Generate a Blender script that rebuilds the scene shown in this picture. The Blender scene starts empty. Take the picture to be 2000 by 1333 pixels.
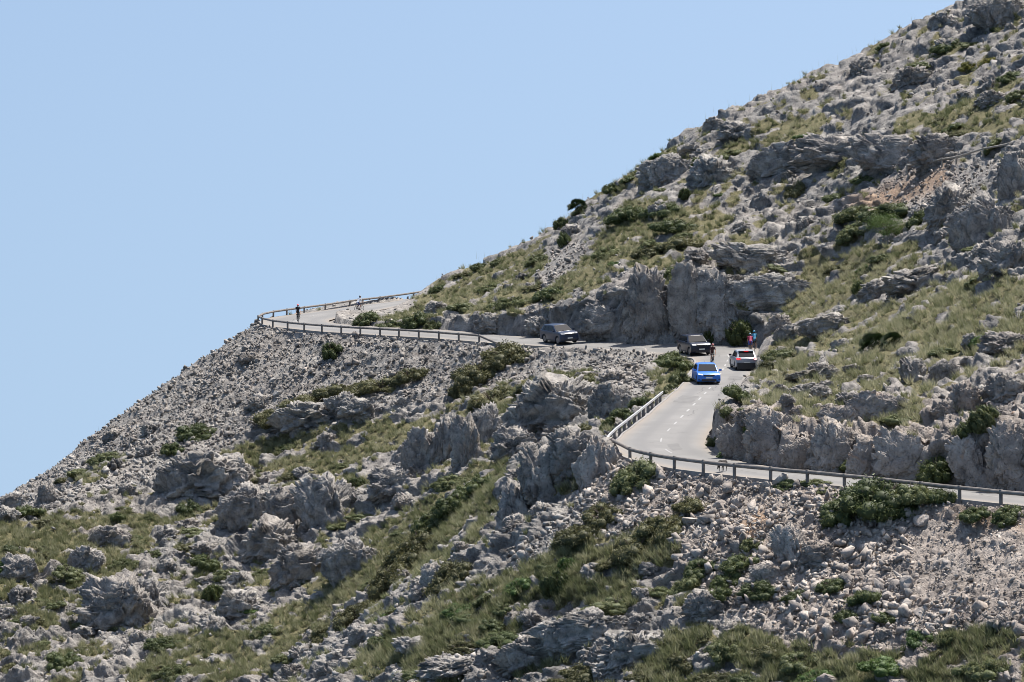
import bpy, bmesh, math, random, time
import numpy as np
from mathutils import Vector, Matrix

T0 = time.time()
random.seed(7)
rng = np.random.default_rng(7)
scene = bpy.context.scene
COL = scene.collection
R = math.radians

# ------------------------------------------------------------------ camera
F = 6000.0                     # focal length in photo pixels (108 mm on a 36 mm sensor)
PITCH = math.atan((1010 - 666.5) / F)
CP, SP = math.cos(PITCH), math.sin(PITCH)
cam_data = bpy.data.cameras.new('camera')
cam_data.sensor_width = 36.0
cam_data.lens = 36.0 * F / 2000.0
cam_data.clip_start = 1.0
cam_data.clip_end = 60000.0
cam = bpy.data.objects.new('camera', cam_data)
cam.rotation_euler = (math.pi / 2 + PITCH, 0, 0)
COL.objects.link(cam)
scene.camera = cam

# ------------------------------------------------------------------ sky, sun, exposure
SUN_EL, SUN_AZ = R(69), R(50)   # azimuth from +Y towards +X
world = bpy.data.worlds.new('World')
scene.world = world
world.use_nodes = True
wn, wl = world.node_tree.nodes, world.node_tree.links
wn.clear()
sky = wn.new('ShaderNodeTexSky')
sky.sky_type = 'NISHITA'
sky.sun_disc = False
sky.sun_elevation = SUN_EL
sky.sun_rotation = SUN_AZ
sky.altitude = 0
sky.air_density = 1.15
sky.dust_density = 2.4
sky.ozone_density = 3.0
# hazy sea air: the sky changes little from the horizon up
w_tc = wn.new('ShaderNodeTexCoord'); w_sp = wn.new('ShaderNodeSeparateXYZ'); w_cb = wn.new('ShaderNodeCombineXYZ')
w_mx = wn.new('ShaderNodeMath'); w_mx.operation = 'MAXIMUM'; w_mx.inputs[1].default_value = 0
w_pw = wn.new('ShaderNodeMath'); w_pw.operation = 'POWER'; w_pw.inputs[1].default_value = 1.5
w_ma = wn.new('ShaderNodeMath'); w_ma.operation = 'MULTIPLY_ADD'; w_ma.inputs[1].default_value = 0.8; w_ma.inputs[2].default_value = 0.2
w_nm = wn.new('ShaderNodeVectorMath'); w_nm.operation = 'NORMALIZE'
wl.new(w_tc.outputs['Generated'], w_sp.inputs[0]); wl.new(w_sp.outputs[0], w_cb.inputs[0]); wl.new(w_sp.outputs[1], w_cb.inputs[1])
wl.new(w_sp.outputs[2], w_mx.inputs[0]); wl.new(w_mx.outputs[0], w_pw.inputs[0]); wl.new(w_pw.outputs[0], w_ma.inputs[0])
wl.new(w_ma.outputs[0], w_cb.inputs[2]); wl.new(w_cb.outputs[0], w_nm.inputs[0]); wl.new(w_nm.outputs[0], sky.inputs[0])
bg = wn.new('ShaderNodeBackground')
bg.inputs['Strength'].default_value = 0.094
wo = wn.new('ShaderNodeOutputWorld')
wl.new(sky.outputs[0], bg.inputs[0])
wl.new(bg.outputs[0], wo.inputs[0])
sd = bpy.data.lights.new('sun', 'SUN')
sd.energy = 5.0
sd.angle = R(0.53)
sd.color = (1.0, 0.955, 0.89)
sun = bpy.data.objects.new('sun', sd)
SUNV = Vector((math.cos(SUN_EL) * math.sin(SUN_AZ), math.cos(SUN_EL) * math.cos(SUN_AZ), math.sin(SUN_EL)))
sun.rotation_euler = SUNV.to_track_quat('Z', 'Y').to_euler()
sun.location = SUNV * 500
COL.objects.link(sun)
vs = scene.view_settings
vs.view_transform = 'Standard'
vs.look = 'None'
vs.exposure = 0.76
vs.gamma = 1.0
vs.use_curve_mapping = False
scene.render.engine = 'CYCLES'
scene.cycles.max_bounces = 5
scene.cycles.diffuse_bounces = 3
scene.cycles.transparent_max_bounces = 6
scene.cycles.pixel_filter_type = 'BLACKMAN_HARRIS'
scene.cycles.filter_width = 0.95
scene.cycles.use_adaptive_sampling = True
scene.cycles.adaptive_threshold = 0.02

# ------------------------------------------------------------------ geometry helpers
def P(u, v, D):
    """the place that stands D metres in front of the camera on the line through photo pixel (u, v)"""
    x = (u - 1000.0) / F
    zc = (666.5 - v) / F
    return np.array([D * x, D * (CP - SP * zc), D * (SP + CP * zc)])

def proj(p):
    p = np.asarray(p)
    yc = CP * p[..., 1] + SP * p[..., 2]
    zc = -SP * p[..., 1] + CP * p[..., 2]
    return 1000 + F * p[..., 0] / yc, 666.5 - F * zc / yc, yc

def tag(o, label=None, cat=None, group=None, kind=None):
    if label: o['label'] = label
    if cat: o['category'] = cat
    if group: o['group'] = group
    if kind: o['kind'] = kind
    return o

def link(name, data, parent=None, mats=()):
    for m in mats:
        data.materials.append(m)
    o = bpy.data.objects.new(name, data)
    COL.objects.link(o)
    if parent is not None:
        o.parent = parent
    return o

def np_mesh(name, verts, faces, nper, smooth=False, attrs=None):
    """mesh from numpy arrays; faces is (n, nper)"""
    me = bpy.data.meshes.new(name)
    verts = np.ascontiguousarray(verts, dtype=np.float32)
    faces = np.ascontiguousarray(faces, dtype=np.int32)
    nv, nf = len(verts), len(faces)
    me.vertices.add(nv)
    me.vertices.foreach_set('co', verts.ravel())
    me.loops.add(nf * nper)
    me.loops.foreach_set('vertex_index', faces.ravel())
    me.polygons.add(nf)
    me.polygons.foreach_set('loop_start', np.arange(0, nf * nper, nper, dtype=np.int32))
    if smooth:
        me.polygons.foreach_set('use_smooth', np.ones(nf, dtype=bool))
    for k, a in (attrs or {}).items():
        at = me.attributes.new(k, 'FLOAT', 'POINT')
        at.data.foreach_set('value', np.ascontiguousarray(a, dtype=np.float32))
    me.update(calc_edges=True)
    return me

class MB:
    """collects shapes, builds them as one mesh"""
    def __init__(s): s.v = []; s.f = []; s.m = []
    def add(s, vs, fs, mi=0):
        b = len(s.v)
        s.v += [tuple(map(float, p)) for p in vs]
        s.f += [tuple(b + i for i in f) for f in fs]
        s.m += [mi] * len(fs)
        return s
    def box(s, c, d, M=None, mi=0):
        x, y, z = (k / 2 for k in d)
        vs = [Vector((c[0] + i * x, c[1] + j * y, c[2] + k * z)) for i in (-1, 1) for j in (-1, 1) for k in (-1, 1)]
        if M is not None: vs = [M @ p for p in vs]
        return s.add(vs, [(0, 1, 3, 2), (4, 6, 7, 5), (0, 4, 5, 1), (2, 3, 7, 6), (0, 2, 6, 4), (1, 5, 7, 3)], mi)
    def tube(s, pts, rad, n=8, cap=True, mi=0):
        pts = [Vector(p) for p in pts]
        if not hasattr(rad, '__len__'): rad = [rad] * len(pts)
        vs = []
        up0 = None
        for i, p in enumerate(pts):
            a = pts[max(i - 1, 0)]; b = pts[min(i + 1, len(pts) - 1)]
            t = (b - a).normalized()
            if up0 is None:
                up0 = Vector((0, 0, 1)) if abs(t.z) < 0.9 else Vector((1, 0, 0))
            x = t.cross(up0).normalized(); y = x.cross(t).normalized()
            up0 = y
            for k in range(n):
                an = 2 * math.pi * (k + 0.5) / n
                vs.append(p + (x * math.cos(an) + y * math.sin(an)) * rad[i])
        fs = []
        for i in range(len(pts) - 1):
            for k in range(n):
                k2 = (k + 1) % n
                fs.append((i * n + k, i * n + k2, (i + 1) * n + k2, (i + 1) * n + k))
        if cap:
            fs.append(tuple(range(n - 1, -1, -1)))
            fs.append(tuple((len(pts) - 1) * n + k for k in range(n)))
        return s.add(vs, fs, mi)
    def build(s, name, mats, parent=None, smooth=False):
        me = bpy.data.meshes.new(name)
        me.from_pydata(s.v, [], s.f)
        if not isinstance(mats, (list, tuple)): mats = [mats]
        o = link(name, me, parent, mats)
        if len(mats) > 1:
            me.polygons.foreach_set('material_index', np.array(s.m, dtype=np.int32))
        if smooth:
            me.polygons.foreach_set('use_smooth', np.ones(len(me.polygons), dtype=bool))
        me.update()
        return o

def empty(name, loc=(0, 0, 0), M=None):
    o = bpy.data.objects.new(name, None)
    o.empty_display_size = 0.3
    COL.objects.link(o)
    if M is not None: o.matrix_world = M
    else: o.location = loc
    return o

# ------------------------------------------------------------------ noise
def _h(ix, iy, iz, s):
    with np.errstate(over='ignore'):
        n = (ix.astype(np.uint32) * np.uint32(374761393) + iy.astype(np.uint32) * np.uint32(668265263)
             + iz.astype(np.uint32) * np.uint32(2147483647 - 1274126177) + np.uint32(s * 144665 + 12345))
        n = (n ^ (n >> np.uint32(13))) * np.uint32(1274126177)
        n = (n ^ (n >> np.uint32(15))) * np.uint32(2246822519)
        n = n ^ (n >> np.uint32(16))
    return n.astype(np.float32) * np.float32(1.0 / 4294967295.0)

def vnoise(p, s=0):
    """value noise, -1..1"""
    p = p.astype(np.float32)
    i = np.floor(p).astype(np.int32)
    f = p - i
    f = f * f * (3 - 2 * f)
    x, y, z = i[:, 0], i[:, 1], i[:, 2]
    r = 0
    for dz in (0, 1):
        wz = f[:, 2] if dz else 1 - f[:, 2]
        for dy in (0, 1):
            wy = f[:, 1] if dy else 1 - f[:, 1]
            a = _h(x, y + dy, z + dz, s); b = _h(x + 1, y + dy, z + dz, s)
            r = r + (a + (b - a) * f[:, 0]) * wy * wz
    return r * 2 - 1

def fbm(p, o=4, s=0, g=0.5, lac=2.03):
    r = 0; a = 1.0; t = 0
    for k in range(o):
        r = r + a * vnoise(p * (lac ** k) + 17.3 * k, s + k)
        t += a; a *= g
    return r / t

def ridged(p, o=4, s=0):
    r = 0; a = 1.0; t = 0
    for k in range(o):
        r = r + a * (1 - np.abs(vnoise(p * (2.07 ** k) + 9.1 * k, s + k)))
        t += a; a *= 0.5
    return r / t

def voronoi(p, s=0, jit=0.85):
    """(f1, f2, cell value 0..1, offset to the nearest centre)"""
    p = p.astype(np.float32)
    b = np.floor(p - 0.5).astype(np.int32)
    n = len(p)
    f1 = np.full(n, 9.0, np.float32); f2 = np.full(n, 9.0, np.float32)
    cid = np.zeros(n, np.float32); off = np.zeros((n, 3), np.float32)
    for dx in (0, 1):
        for dy in (0, 1):
            for dz in (0, 1):
                ix, iy, iz = b[:, 0] + dx, b[:, 1] + dy, b[:, 2] + dz
                c = np.stack([ix + 0.5 + jit * (_h(ix, iy, iz, s + 1) - 0.5), iy + 0.5 + jit * (_h(ix, iy, iz, s + 2) - 0.5),
                              iz + 0.5 + jit * (_h(ix, iy, iz, s + 3) - 0.5)], 1)
                dv = p - c
                d = np.sqrt((dv * dv).sum(1))
                near = d < f1
                f2 = np.where(near, f1, np.minimum(f2, d))
                f1 = np.where(near, d, f1)
                cid = np.where(near, _h(ix, iy, iz, s + 4), cid)
                off[near] = dv[near]
    return f1, f2, cid, off

def sstep(x, a, b):
    t = np.clip((x - a) / (b - a), 0, 1)
    return t * t * (3 - 2 * t)

def inpoly(u, v, poly):
    r = np.zeros(u.shape, bool)
    n = len(poly)
    for i in range(n):
        x1, y1 = poly[i]; x2, y2 = poly[(i + 1) % n]
        if y1 == y2: continue
        c = ((y1 > v) != (y2 > v)) & (u < (x2 - x1) * (v - y1) / (y2 - y1) + x1)
        r ^= c
    return r

# ------------------------------------------------------------------ materials
def new_mat(name):
    m = bpy.data.materials.new(name)
    m.use_nodes = True
    n = m.node_tree.nodes
    return m, n, m.node_tree.links, n['Principled BSDF']

def plain(name, col, rough=0.6, metal=0.0, var=0.0, scale=20.0, coat=0.0, spec=0.5):
    m, n, l, b = new_mat(name)
    b.inputs['Base Color'].default_value = (*col, 1)
    b.inputs['Roughness'].default_value = rough
    b.inputs['Metallic'].default_value = metal
    b.inputs['Coat Weight'].default_value = coat
    b.inputs['Specular IOR Level'].default_value = spec
    if var:
        tc = n.new('ShaderNodeTexCoord')
        t = n.new('ShaderNodeTexNoise'); t.inputs['Scale'].default_value = scale; t.inputs['Detail'].default_value = 5
        r = n.new('ShaderNodeValToRGB')
        r.color_ramp.elements[0].position = 0.3; r.color_ramp.elements[1].position = 0.7
        r.color_ramp.elements[0].color = (*[c * (1 - var) for c in col], 1)
        r.color_ramp.elements[1].color = (*[min(1, c * (1 + var)) for c in col], 1)
        l.new(tc.outputs['Object'], t.inputs['Vector'])
        l.new(t.outputs[0], r.inputs[0]); l.new(r.outputs[0], b.inputs['Base Color'])
    return m

def ramp(n, l, src, stops):
    r = n.new('ShaderNodeValToRGB')
    e = r.color_ramp.elements
    while len(e) < len(stops): e.new(0.5)
    for k, (p, c) in enumerate(stops):
        e[k].position = p
        e[k].color = (*c, 1) if len(c) == 3 else c
    l.new(src, r.inputs[0])
    return r.outputs[0]

def mixc(n, l, fac, a, b, mode='MIX'):
    x = n.new('ShaderNodeMix'); x.data_type = 'RGBA'; x.blend_type = mode
    for s, val in ((x.inputs[0], fac), (x.inputs[6], a), (x.inputs[7], b)):
        if isinstance(val, (int, float)): s.default_value = val
        elif isinstance(val, tuple): s.default_value = (*val, 1)
        else: l.new(val, s)
    return x.outputs[2]

def math_n(n, l, op, a, b=None, clamp=False, c=0.0):
    x = n.new('ShaderNodeMath'); x.operation = op; x.use_clamp = clamp
    for s, val in ((x.inputs[0], a), (x.inputs[1], b), (x.inputs[2], c)):
        if val is None: continue
        if isinstance(val, (int, float)): s.default_value = val
        else: l.new(val, s)
    return x.outputs[0]

def noise_n(n, l, vec, scale, detail=5.0, rough=0.55, dist=0.0):
    t = n.new('ShaderNodeTexNoise')
    t.inputs['Scale'].default_value = scale; t.inputs['Detail'].default_value = detail
    t.inputs['Roughness'].default_value = rough; t.inputs['Distortion'].default_value = dist
    l.new(vec, t.inputs['Vector'])
    return t.outputs[0]

def rock_material(name, terrain=False, warm=0.0, bump=0.22, stain=0.12):
    m, n, l, b = new_mat(name)
    geo = n.new('ShaderNodeNewGeometry')
    tc = n.new('ShaderNodeTexCoord')
    pos = geo.outputs['Position']
    big = noise_n(n, l, pos, 0.18, 3)
    mid = noise_n(n, l, pos, 0.9, 6, 0.62, 0.4)
    fine = noise_n(n, l, pos, 7.0, 6, 0.65)
    grey = ramp(n, l, mid, [(0.33, (0.098, 0.095, 0.091)), (0.45, (0.195, 0.185, 0.173)), (0.56, (0.275, 0.258, 0.237)), (0.68, (0.37, 0.347, 0.315))])
    warmc = ramp(n, l, mid, [(0.32, (0.185, 0.157, 0.137)), (0.5, (0.315, 0.27, 0.235)), (0.68, (0.425, 0.372, 0.325))])
    if terrain:
        wa = n.new('ShaderNodeAttribute'); wa.attribute_name = 'warm'
        wf = math_n(n, l, 'MULTIPLY_ADD', wa.outputs['Fac'], 0.75, c=0.1)
        wf = math_n(n, l, 'ADD', wf, math_n(n, l, 'MULTIPLY', math_n(n, l, 'SUBTRACT', big, 0.45), 1.2), True)
    else:
        wa = n.new('ShaderNodeAttribute'); wa.attribute_name = 'warm'
        oi = n.new('ShaderNodeObjectInfo')
        wf = math_n(n, l, 'ADD', wa.outputs['Fac'], math_n(n, l, 'MULTIPLY_ADD', oi.outputs['Random'], 0.3, c=0.05), True)
        wf = math_n(n, l, 'ADD', wf, warm, True)
    col = mixc(n, l, wf, grey, warmc)
    if not terrain:
        ta = n.new('ShaderNodeAttribute'); ta.attribute_name = 'tone'
        tv = math_n(n, l, 'MULTIPLY_ADD', ta.outputs['Fac'], -0.45, c=math_n(n, l, 'MULTIPLY_ADD', oi.outputs['Random'], -0.25, c=1.27))
        cb_ = n.new('ShaderNodeCombineColor')
        for k in range(3): l.new(tv, cb_.inputs[k])
        col = mixc(n, l, 1.0, col, cb_.outputs[0], 'MULTIPLY')
    # lichen specks; the dark ones also paint in shadows of small pits
    li = ramp(n, l, fine, [(0.34, (0.38, 0.38, 0.39)), (0.46, (0.98, 0.98, 0.98)), (0.60, (1.0, 1.0, 1.0)), (0.72, (1.2, 1.19, 1.16))])
    col = mixc(n, l, 0.75, col, li, 'MULTIPLY')
    # iron stains
    st = noise_n(n, l, pos, 0.45, 4, 0.6, 1.2)
    sf = ramp(n, l, st, [(0.64, (0, 0, 0)), (0.74, (1, 1, 1))])
    stv = n.new('ShaderNodeSeparateColor'); l.new(sf, stv.inputs[0])
    amount = math_n(n, l, 'MULTIPLY', stv.outputs[0], 0.45)
    if terrain:
        sa = n.new('ShaderNodeAttribute'); sa.attribute_name = 'stain'
        amount = math_n(n, l, 'MULTIPLY', stv.outputs[0], math_n(n, l, 'MULTIPLY_ADD', sa.outputs['Fac'], 0.8, c=0.1), True)
    else:
        amount = math_n(n, l, 'MULTIPLY', stv.outputs[0], stain)
    col = mixc(n, l, amount, col, (0.36, 0.20, 0.11))
    if terrain:
        oa = n.new('ShaderNodeAttribute'); oa.attribute_name = 'ochre'
        oc = ramp(n, l, fine, [(0.35, (0.20, 0.115, 0.065)), (0.65, (0.40, 0.27, 0.17))])
        of = math_n(n, l, 'MULTIPLY', oa.outputs['Fac'], math_n(n, l, 'MULTIPLY_ADD', mid, 1.6, True, -0.1), True)
        col = mixc(n, l, of, col, oc)
    if terrain:
        ga = n.new('ShaderNodeAttribute'); ga.attribute_name = 'grass'
        gf = math_n(n, l, 'ADD', ga.outputs['Fac'], math_n(n, l, 'MULTIPLY', math_n(n, l, 'SUBTRACT', mid, 0.5), 1.3))
        gf = ramp(n, l, gf, [(0.38, (0, 0, 0)), (0.55, (1, 1, 1))])
        soil = ramp(n, l, fine, [(0.3, (0.075, 0.07, 0.035)), (0.55, (0.15, 0.135, 0.07)), (0.75, (0.26, 0.225, 0.13))])
        gs = n.new('ShaderNodeSeparateColor'); l.new(gf, gs.inputs[0])
        col = mixc(n, l, gs.outputs[0], col, soil)
    l.new(col, b.inputs['Base Color'])
    b.inputs['Roughness'].default_value = 0.92
    b.inputs['Specular IOR Level'].default_value = 0.2
    hgt = noise_n(n, l, pos, 6.5, 6, 0.78)
    vor = n.new('ShaderNodeTexVoronoi'); vor.feature = 'DISTANCE_TO_EDGE'; vor.inputs['Scale'].default_value = 1.25
    wv = n.new('ShaderNodeVectorMath'); wv.operation = 'MULTIPLY_ADD'
    nz = n.new('ShaderNodeTexNoise'); nz.inputs['Scale'].default_value = 1.1; nz.inputs['Detail'].default_value = 3; l.new(pos, nz.inputs['Vector'])
    l.new(nz.outputs['Color'], wv.inputs[0]); wv.inputs[1].default_value = (1.6, 1.6, 1.6); l.new(pos, wv.inputs[2])
    l.new(wv.outputs[0], vor.inputs['Vector'])
    ck = math_n(n, l, 'MULTIPLY', vor.outputs[0], 14.0, True)
    hgt = math_n(n, l, 'MULTIPLY_ADD', ck, 0.42, c=hgt)
    bp = n.new('ShaderNodeBump'); bp.inputs['Strength'].default_value = 0.6; bp.inputs['Distance'].default_value = bump
    l.new(hgt, bp.inputs['Height']); l.new(bp.outputs[0], b.inputs['Normal'])
    return m

ROCK_T = rock_material('hillside_limestone', terrain=True, bump=0.3)
ROCK = rock_material('limestone')
STONEM = rock_material('loose_limestone', bump=0.05)

# ------------------------------------------------------------------ the road in plan
def rp(u, v):
    """distance of a road point: the road climbs away from the camera at about one in eight"""
    return 107400.0 / (v - 290.0)

ROADK = [  # outer (rail) edge u, v, D | inner (hill) edge u, v, D
 (2330, 1020, None, 2330, 1000, 153.0), (2150, 1001, None, 2150, 980, 157.5), (2000, 988, None, 2000, 967, 160.0),
 (1800, 966, None, 1800, 946, 165.5), (1600, 945, None, 1600, 923, 170.5), (1500, 936, None, 1500, 912, 173.5),
 (1416, 927, None, 1437, 900, 177.0), (1330, 916, None, 1400, 890, 180.0), (1262, 903, None, 1382, 878, None), (1220, 888, None, 1374, 865, None),
 (1203, 868, None, 1380, 849, None), (1225, 847, None, 1392, 833, None), (1257, 821, None, 1405, 816, None), (1305, 781, None, 1427, 787, None),
 (1332, 757, None, 1446, 763, None), (1352, 732, None, 1466, 735, None), (1362, 712, None, 1479, 710, None), (1360, 700, None, 1491, 690, 265),
 (1330, 695, None, 1478, 680, 271), (1285, 691, None, 1410, 675, 273), (1180, 685, None, 1250, 671.5, 276), (1078, 677, None, 1100, 663, 283),
 (974, 671, None, 990, 656, 290), (865, 662, None, 880, 646, 296), (787, 657, None, 790, 641, 301), (709, 653, None, 715, 637, 305),
 (636, 648, None, 665, 633.5, 308.5), (571, 642, None, 646, 631, 312), (533, 637, 310, 640, 627.5, 316), (512, 629.5, 316, 647, 624, 319),
 (528, 622, 321, 665, 620, 322), (566, 616, 325, 690, 615, 326), (602, 611, 329, 714, 610, 329), (641, 606, 333, 740, 606, 332),
 (691, 598, 339, 770, 600, 336), (748, 591.5, 345, 800, 594.5, 341), (815, 582, 352, 835, 589, 347), (885, 572, 361, 895, 582, 357), (960, 560, 372, 965, 572, 368)]
EO = np.array([P(a, b, c or rp(a, b)) for a, b, c, d, e, f in ROADK])
EI = np.array([P(d, e, f or rp(d, e)) for a, b, c, d, e, f in ROADK])

def catmull(pts, m=14):
    out = []
    n = len(pts)
    for i in range(n - 1):
        p0, p1, p2, p3 = pts[max(i - 1, 0)], pts[i], pts[i + 1], pts[min(i + 2, n - 1)]
        for k in range(m):
            t = k / m
            out.append(0.5 * ((2 * p1) + (-p0 + p2) * t + (2 * p0 - 5 * p1 + 4 * p2 - p3) * t * t + (-p0 + 3 * p1 - 3 * p2 + p3) * t ** 3))
    out.append(pts[-1])
    return np.array(out)

def smooth_line(a, it=30):
    a = a.copy()
    for _ in range(it):
        a[1:-1] = 0.25 * a[:-2] + 0.5 * a[1:-1] + 0.25 * a[2:]
    return a
RO = smooth_line(catmull(EO)); RI = smooth_line(catmull(EI))
RC = (RO + RI) / 2
RN = len(RC)
RT = np.gradient(RC[:, :2], axis=0); RT /= np.linalg.norm(RT, axis=1, keepdims=True)
RPERP = np.stack([-RT[:, 1], RT[:, 0]], 1)
RPERP *= np.sign(((RO - RI)[:, :2] * RPERP).sum(1, keepdims=True))     # points to the rail side
RHW = np.abs(((RO - RI)[:, :2] * RPERP).sum(1)) / 2
RSL = np.gradient(RC[:, 2]) / np.linalg.norm(np.gradient(RC[:, :2], axis=0), axis=1)
RDZ = ((RO - RI)[:, 2] - RSL * ((RO - RI)[:, :2] * RT).sum(1)) / 2
RKEY = np.arange(RN) / 14.0        # index in ROADK

# ------------------------------------------------------------------ terrain: measured points of the hill
CPTS = [  # u, v, D
 # slope below the near rail
 (1400,1000,166),(1400,1100,161),(1400,1200,156.5),(1400,1333,150.5),(1200,960,176.5),(1200,1050,172),(1200,1200,165),(1200,1333,159),
 (1550,1000,162.5),(1550,1150,156),(1550,1333,149),
 (1700,1000,160),(1700,1060,157),(1700,1150,153),(1700,1250,149),(1700,1333,146),(1850,1020,156),(1850,1100,152.5),(1850,1200,148.5),(1850,1333,143.5),
 (2000,1040,150.5),(2000,1150,146),(2000,1250,142.5),(2000,1333,140),(2150,1050,147),(2150,1333,136),(2300,1100,142),
 (2000,1600,131),(1400,1600,141),(1000,1600,155),(600,1600,190),(200,1600,205),(-150,1600,210),(1700,1600,136),(2300,1600,126),
 # near spur
 (1130,860,184),(1060,880,183),(1100,950,179.5),(1015,960,181.5),(1000,1050,179),(1100,1050,175.5),(1100,1200,169.5),(1100,1333,163),
 (1000,1150,176),(1000,1250,171.5),(1000,1333,167.5),
 # gully and the lower left face
 (980,940,215),(900,900,246),(900,950,233),(900,1000,222),(900,1100,208),(900,1200,197),(900,1333,183),
 (900,720,282),(900,760,277),(900,830,263),(800,800,277),(800,900,259),(800,1000,238),(800,1100,222),(800,1333,193),
 (700,700,292),(700,800,283),(700,900,270),(700,1000,255),(700,1100,239),(700,1200,224),(700,1333,206),
 (500,750,300),(500,800,295),(500,900,281),(500,1000,266),(500,1100,251),(500,1200,236),(500,1333,217),
 (300,900,285),(300,1000,271),(300,1100,257),(300,1200,244),(300,1333,225),(100,1020,271),(100,1100,259),(100,1200,246),(100,1333,230),
 (-150,1050,264),(-150,1200,247),(-150,1333,232),(-300,1100,262),(-300,1333,236),
 # between the two legs of the road
 (1000,700,280),(1000,760,269),(1000,830,254),(1000,880,240),(1080,790,246),(1150,720,263),(1150,780,243),(1190,810,229),(1250,745,248),(1280,712,260),
 (1330,728,250),(1230,800,226),(1060,830,240),
 # the right bank
 (1437,815,182),(1520,820,177.5),(1616,846,174),(1744,850,169.5),(1872,853,166),(2000,805,163.5),(2150,780,160),
 (1520,720,238),(1600,710,220),(1700,705,206),(1850,705,187),(2000,705,176),(2150,690,168),(1500,770,214),(1600,770,196),(1750,780,180),(1450,790,203),
 (1600,625,247),(1700,605,240),(1850,565,226),(2000,505,208),(2150,480,195),
 (1505,655,272),(1560,602,268),(1650,565,262),(1800,525,252),(1900,440,248),(2000,385,242),(2150,340,235),
 # above the rock cut
 (1000,612,292.5),(900,612,299.5),(850,622,306),(770,632,309),(1130,600,284),(1170,580,281.5),(1220,560,279.5),(1300,532,278),(1380,518,277),(1440,545,277),(1455,610,276),
 (1000,560,307),(1000,520,325),(900,575,317),(720,633,312),(760,620,322),(800,608,331),(690,630,316),(740,627,318),(780,621,321),(815,613,328),(835,607,331),(1100,560,295),(1100,500,318),(1200,500,294),(1200,430,309),
 (1300,470,291),(1300,400,305),(1300,350,317),(1400,460,289),(1400,400,300),(1400,330,311),
 (1500,500,282),(1500,440,292),(1500,380,299),(1500,345,303),(1500,300,305.5),(1600,480,280),(1600,400,291),(1600,342,300),(1600,282,302),(1600,200,318),
 (1700,470,269),(1700,400,281),(1700,348,291),(1700,278,293),(1700,180,315),(1850,400,262),(1850,330,277),(1850,272,282),(1850,150,305),
 (2000,300,258),(2000,200,280),(2000,100,300),(2150,250,250),(2150,60,290),(2300,300,235),(2300,0,280),
]
SKYL = [(842,580,338),(870,556,341),(900,534,344),(1000,486,343),(1050,462,340),(1100,434,336),(1150,402,333),(1200,365,329),(1250,325,329),(1300,296,330),(1350,258,331),(1400,226,332),
        (1500,193,333),(1600,147,335),(1700,107,336),(1780,62,337),(1850,26,338),(1930,-14,338),(2050,-80,338),(2200,-150,335),
        (480,668,303),(400,742,301),(330,802,297),(250,872,291),(150,942,283),(70,985,276),(0,1000,271),(-120,1024,266),(-250,1054,262)]
xyz = [P(*c) for c in CPTS] + [P(*c) for c in SKYL]
for u, v, D in SKYL:
    q = P(u, v, D)
    for dd, dz in ((22, -9), (55, -34)):
        s = (D + dd) / D
        xyz.append(np.array([q[0] * s, q[1] * s, q[2] + dz]))
for u, v, D in ((560,616,325),(640,606,333),(740,592,345)):
    q = P(u, v, D)
    for dd, dz in ((16, -9), (50, -36)):
        xyz.append(np.array([q[0] - 0.75 * dd, q[1] + 0.6 * dd, q[2] + dz]))
for x, y, z in ((2.5, 200, 2.2), (6.0, 204, 4.6), (5.0, 190, 3.4)):
    xyz.append(np.array([x, y, z]))
for i in range(30, RN - 20, 12):      # the ground just outside the rail lies level with the road
    o = RO[i] + (RO[i] - RI[i]) / max(np.linalg.norm(RO[i] - RI[i]), 1) * 1.0
    xyz.append(o - np.array([0, 0, 0.3]))
xyz = np.array(xyz)
# thin plate spline
def tps_fit(p, z, lam=0.02):
    n = len(p)
    d = np.sqrt(((p[:, None] - p[None]) ** 2).sum(2))
    K = np.where(d > 0, d * d * np.log(np.maximum(d, 1e-9)), 0) + lam * np.eye(n)
    A = np.zeros((n + 3, n + 3)); A[:n, :n] = K
    A[:n, n] = 1; A[:n, n + 1:] = p; A[n:, :n] = A[:n, n:].T
    return np.linalg.solve(A, np.concatenate([z, np.zeros(3)]))
ctr = xyz[:, :2] / 50.0
W = tps_fit(ctr, xyz[:, 2])
GX0, GX1, GY0, GY1, GS = -84.0, 92.0, 108.0, 446.0, 0.5
gx = np.arange(GX0, GX1 + GS, GS); gy = np.arange(GY0, GY1 + GS, GS)
gxx, gyy = np.meshgrid(gx, gy, indexing='ij')
gp = np.stack([gxx.ravel(), gyy.ravel()], 1) / 50.0
zn = np.zeros(len(gp), np.float32)
CH = 20000
for a in range(0, len(gp), CH):
    q = gp[a:a + CH].astype(np.float32)
    r2 = (q[:, :1] - ctr[None, :, 0].astype(np.float32)) ** 2 + (q[:, 1:] - ctr[None, :, 1].astype(np.float32)) ** 2
    zn[a:a + CH] = (0.5 * r2 * np.log(np.maximum(r2, 1e-12))) @ W[:-3].astype(np.float32) + W[-3] + q @ W[-2:].astype(np.float32)
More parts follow.
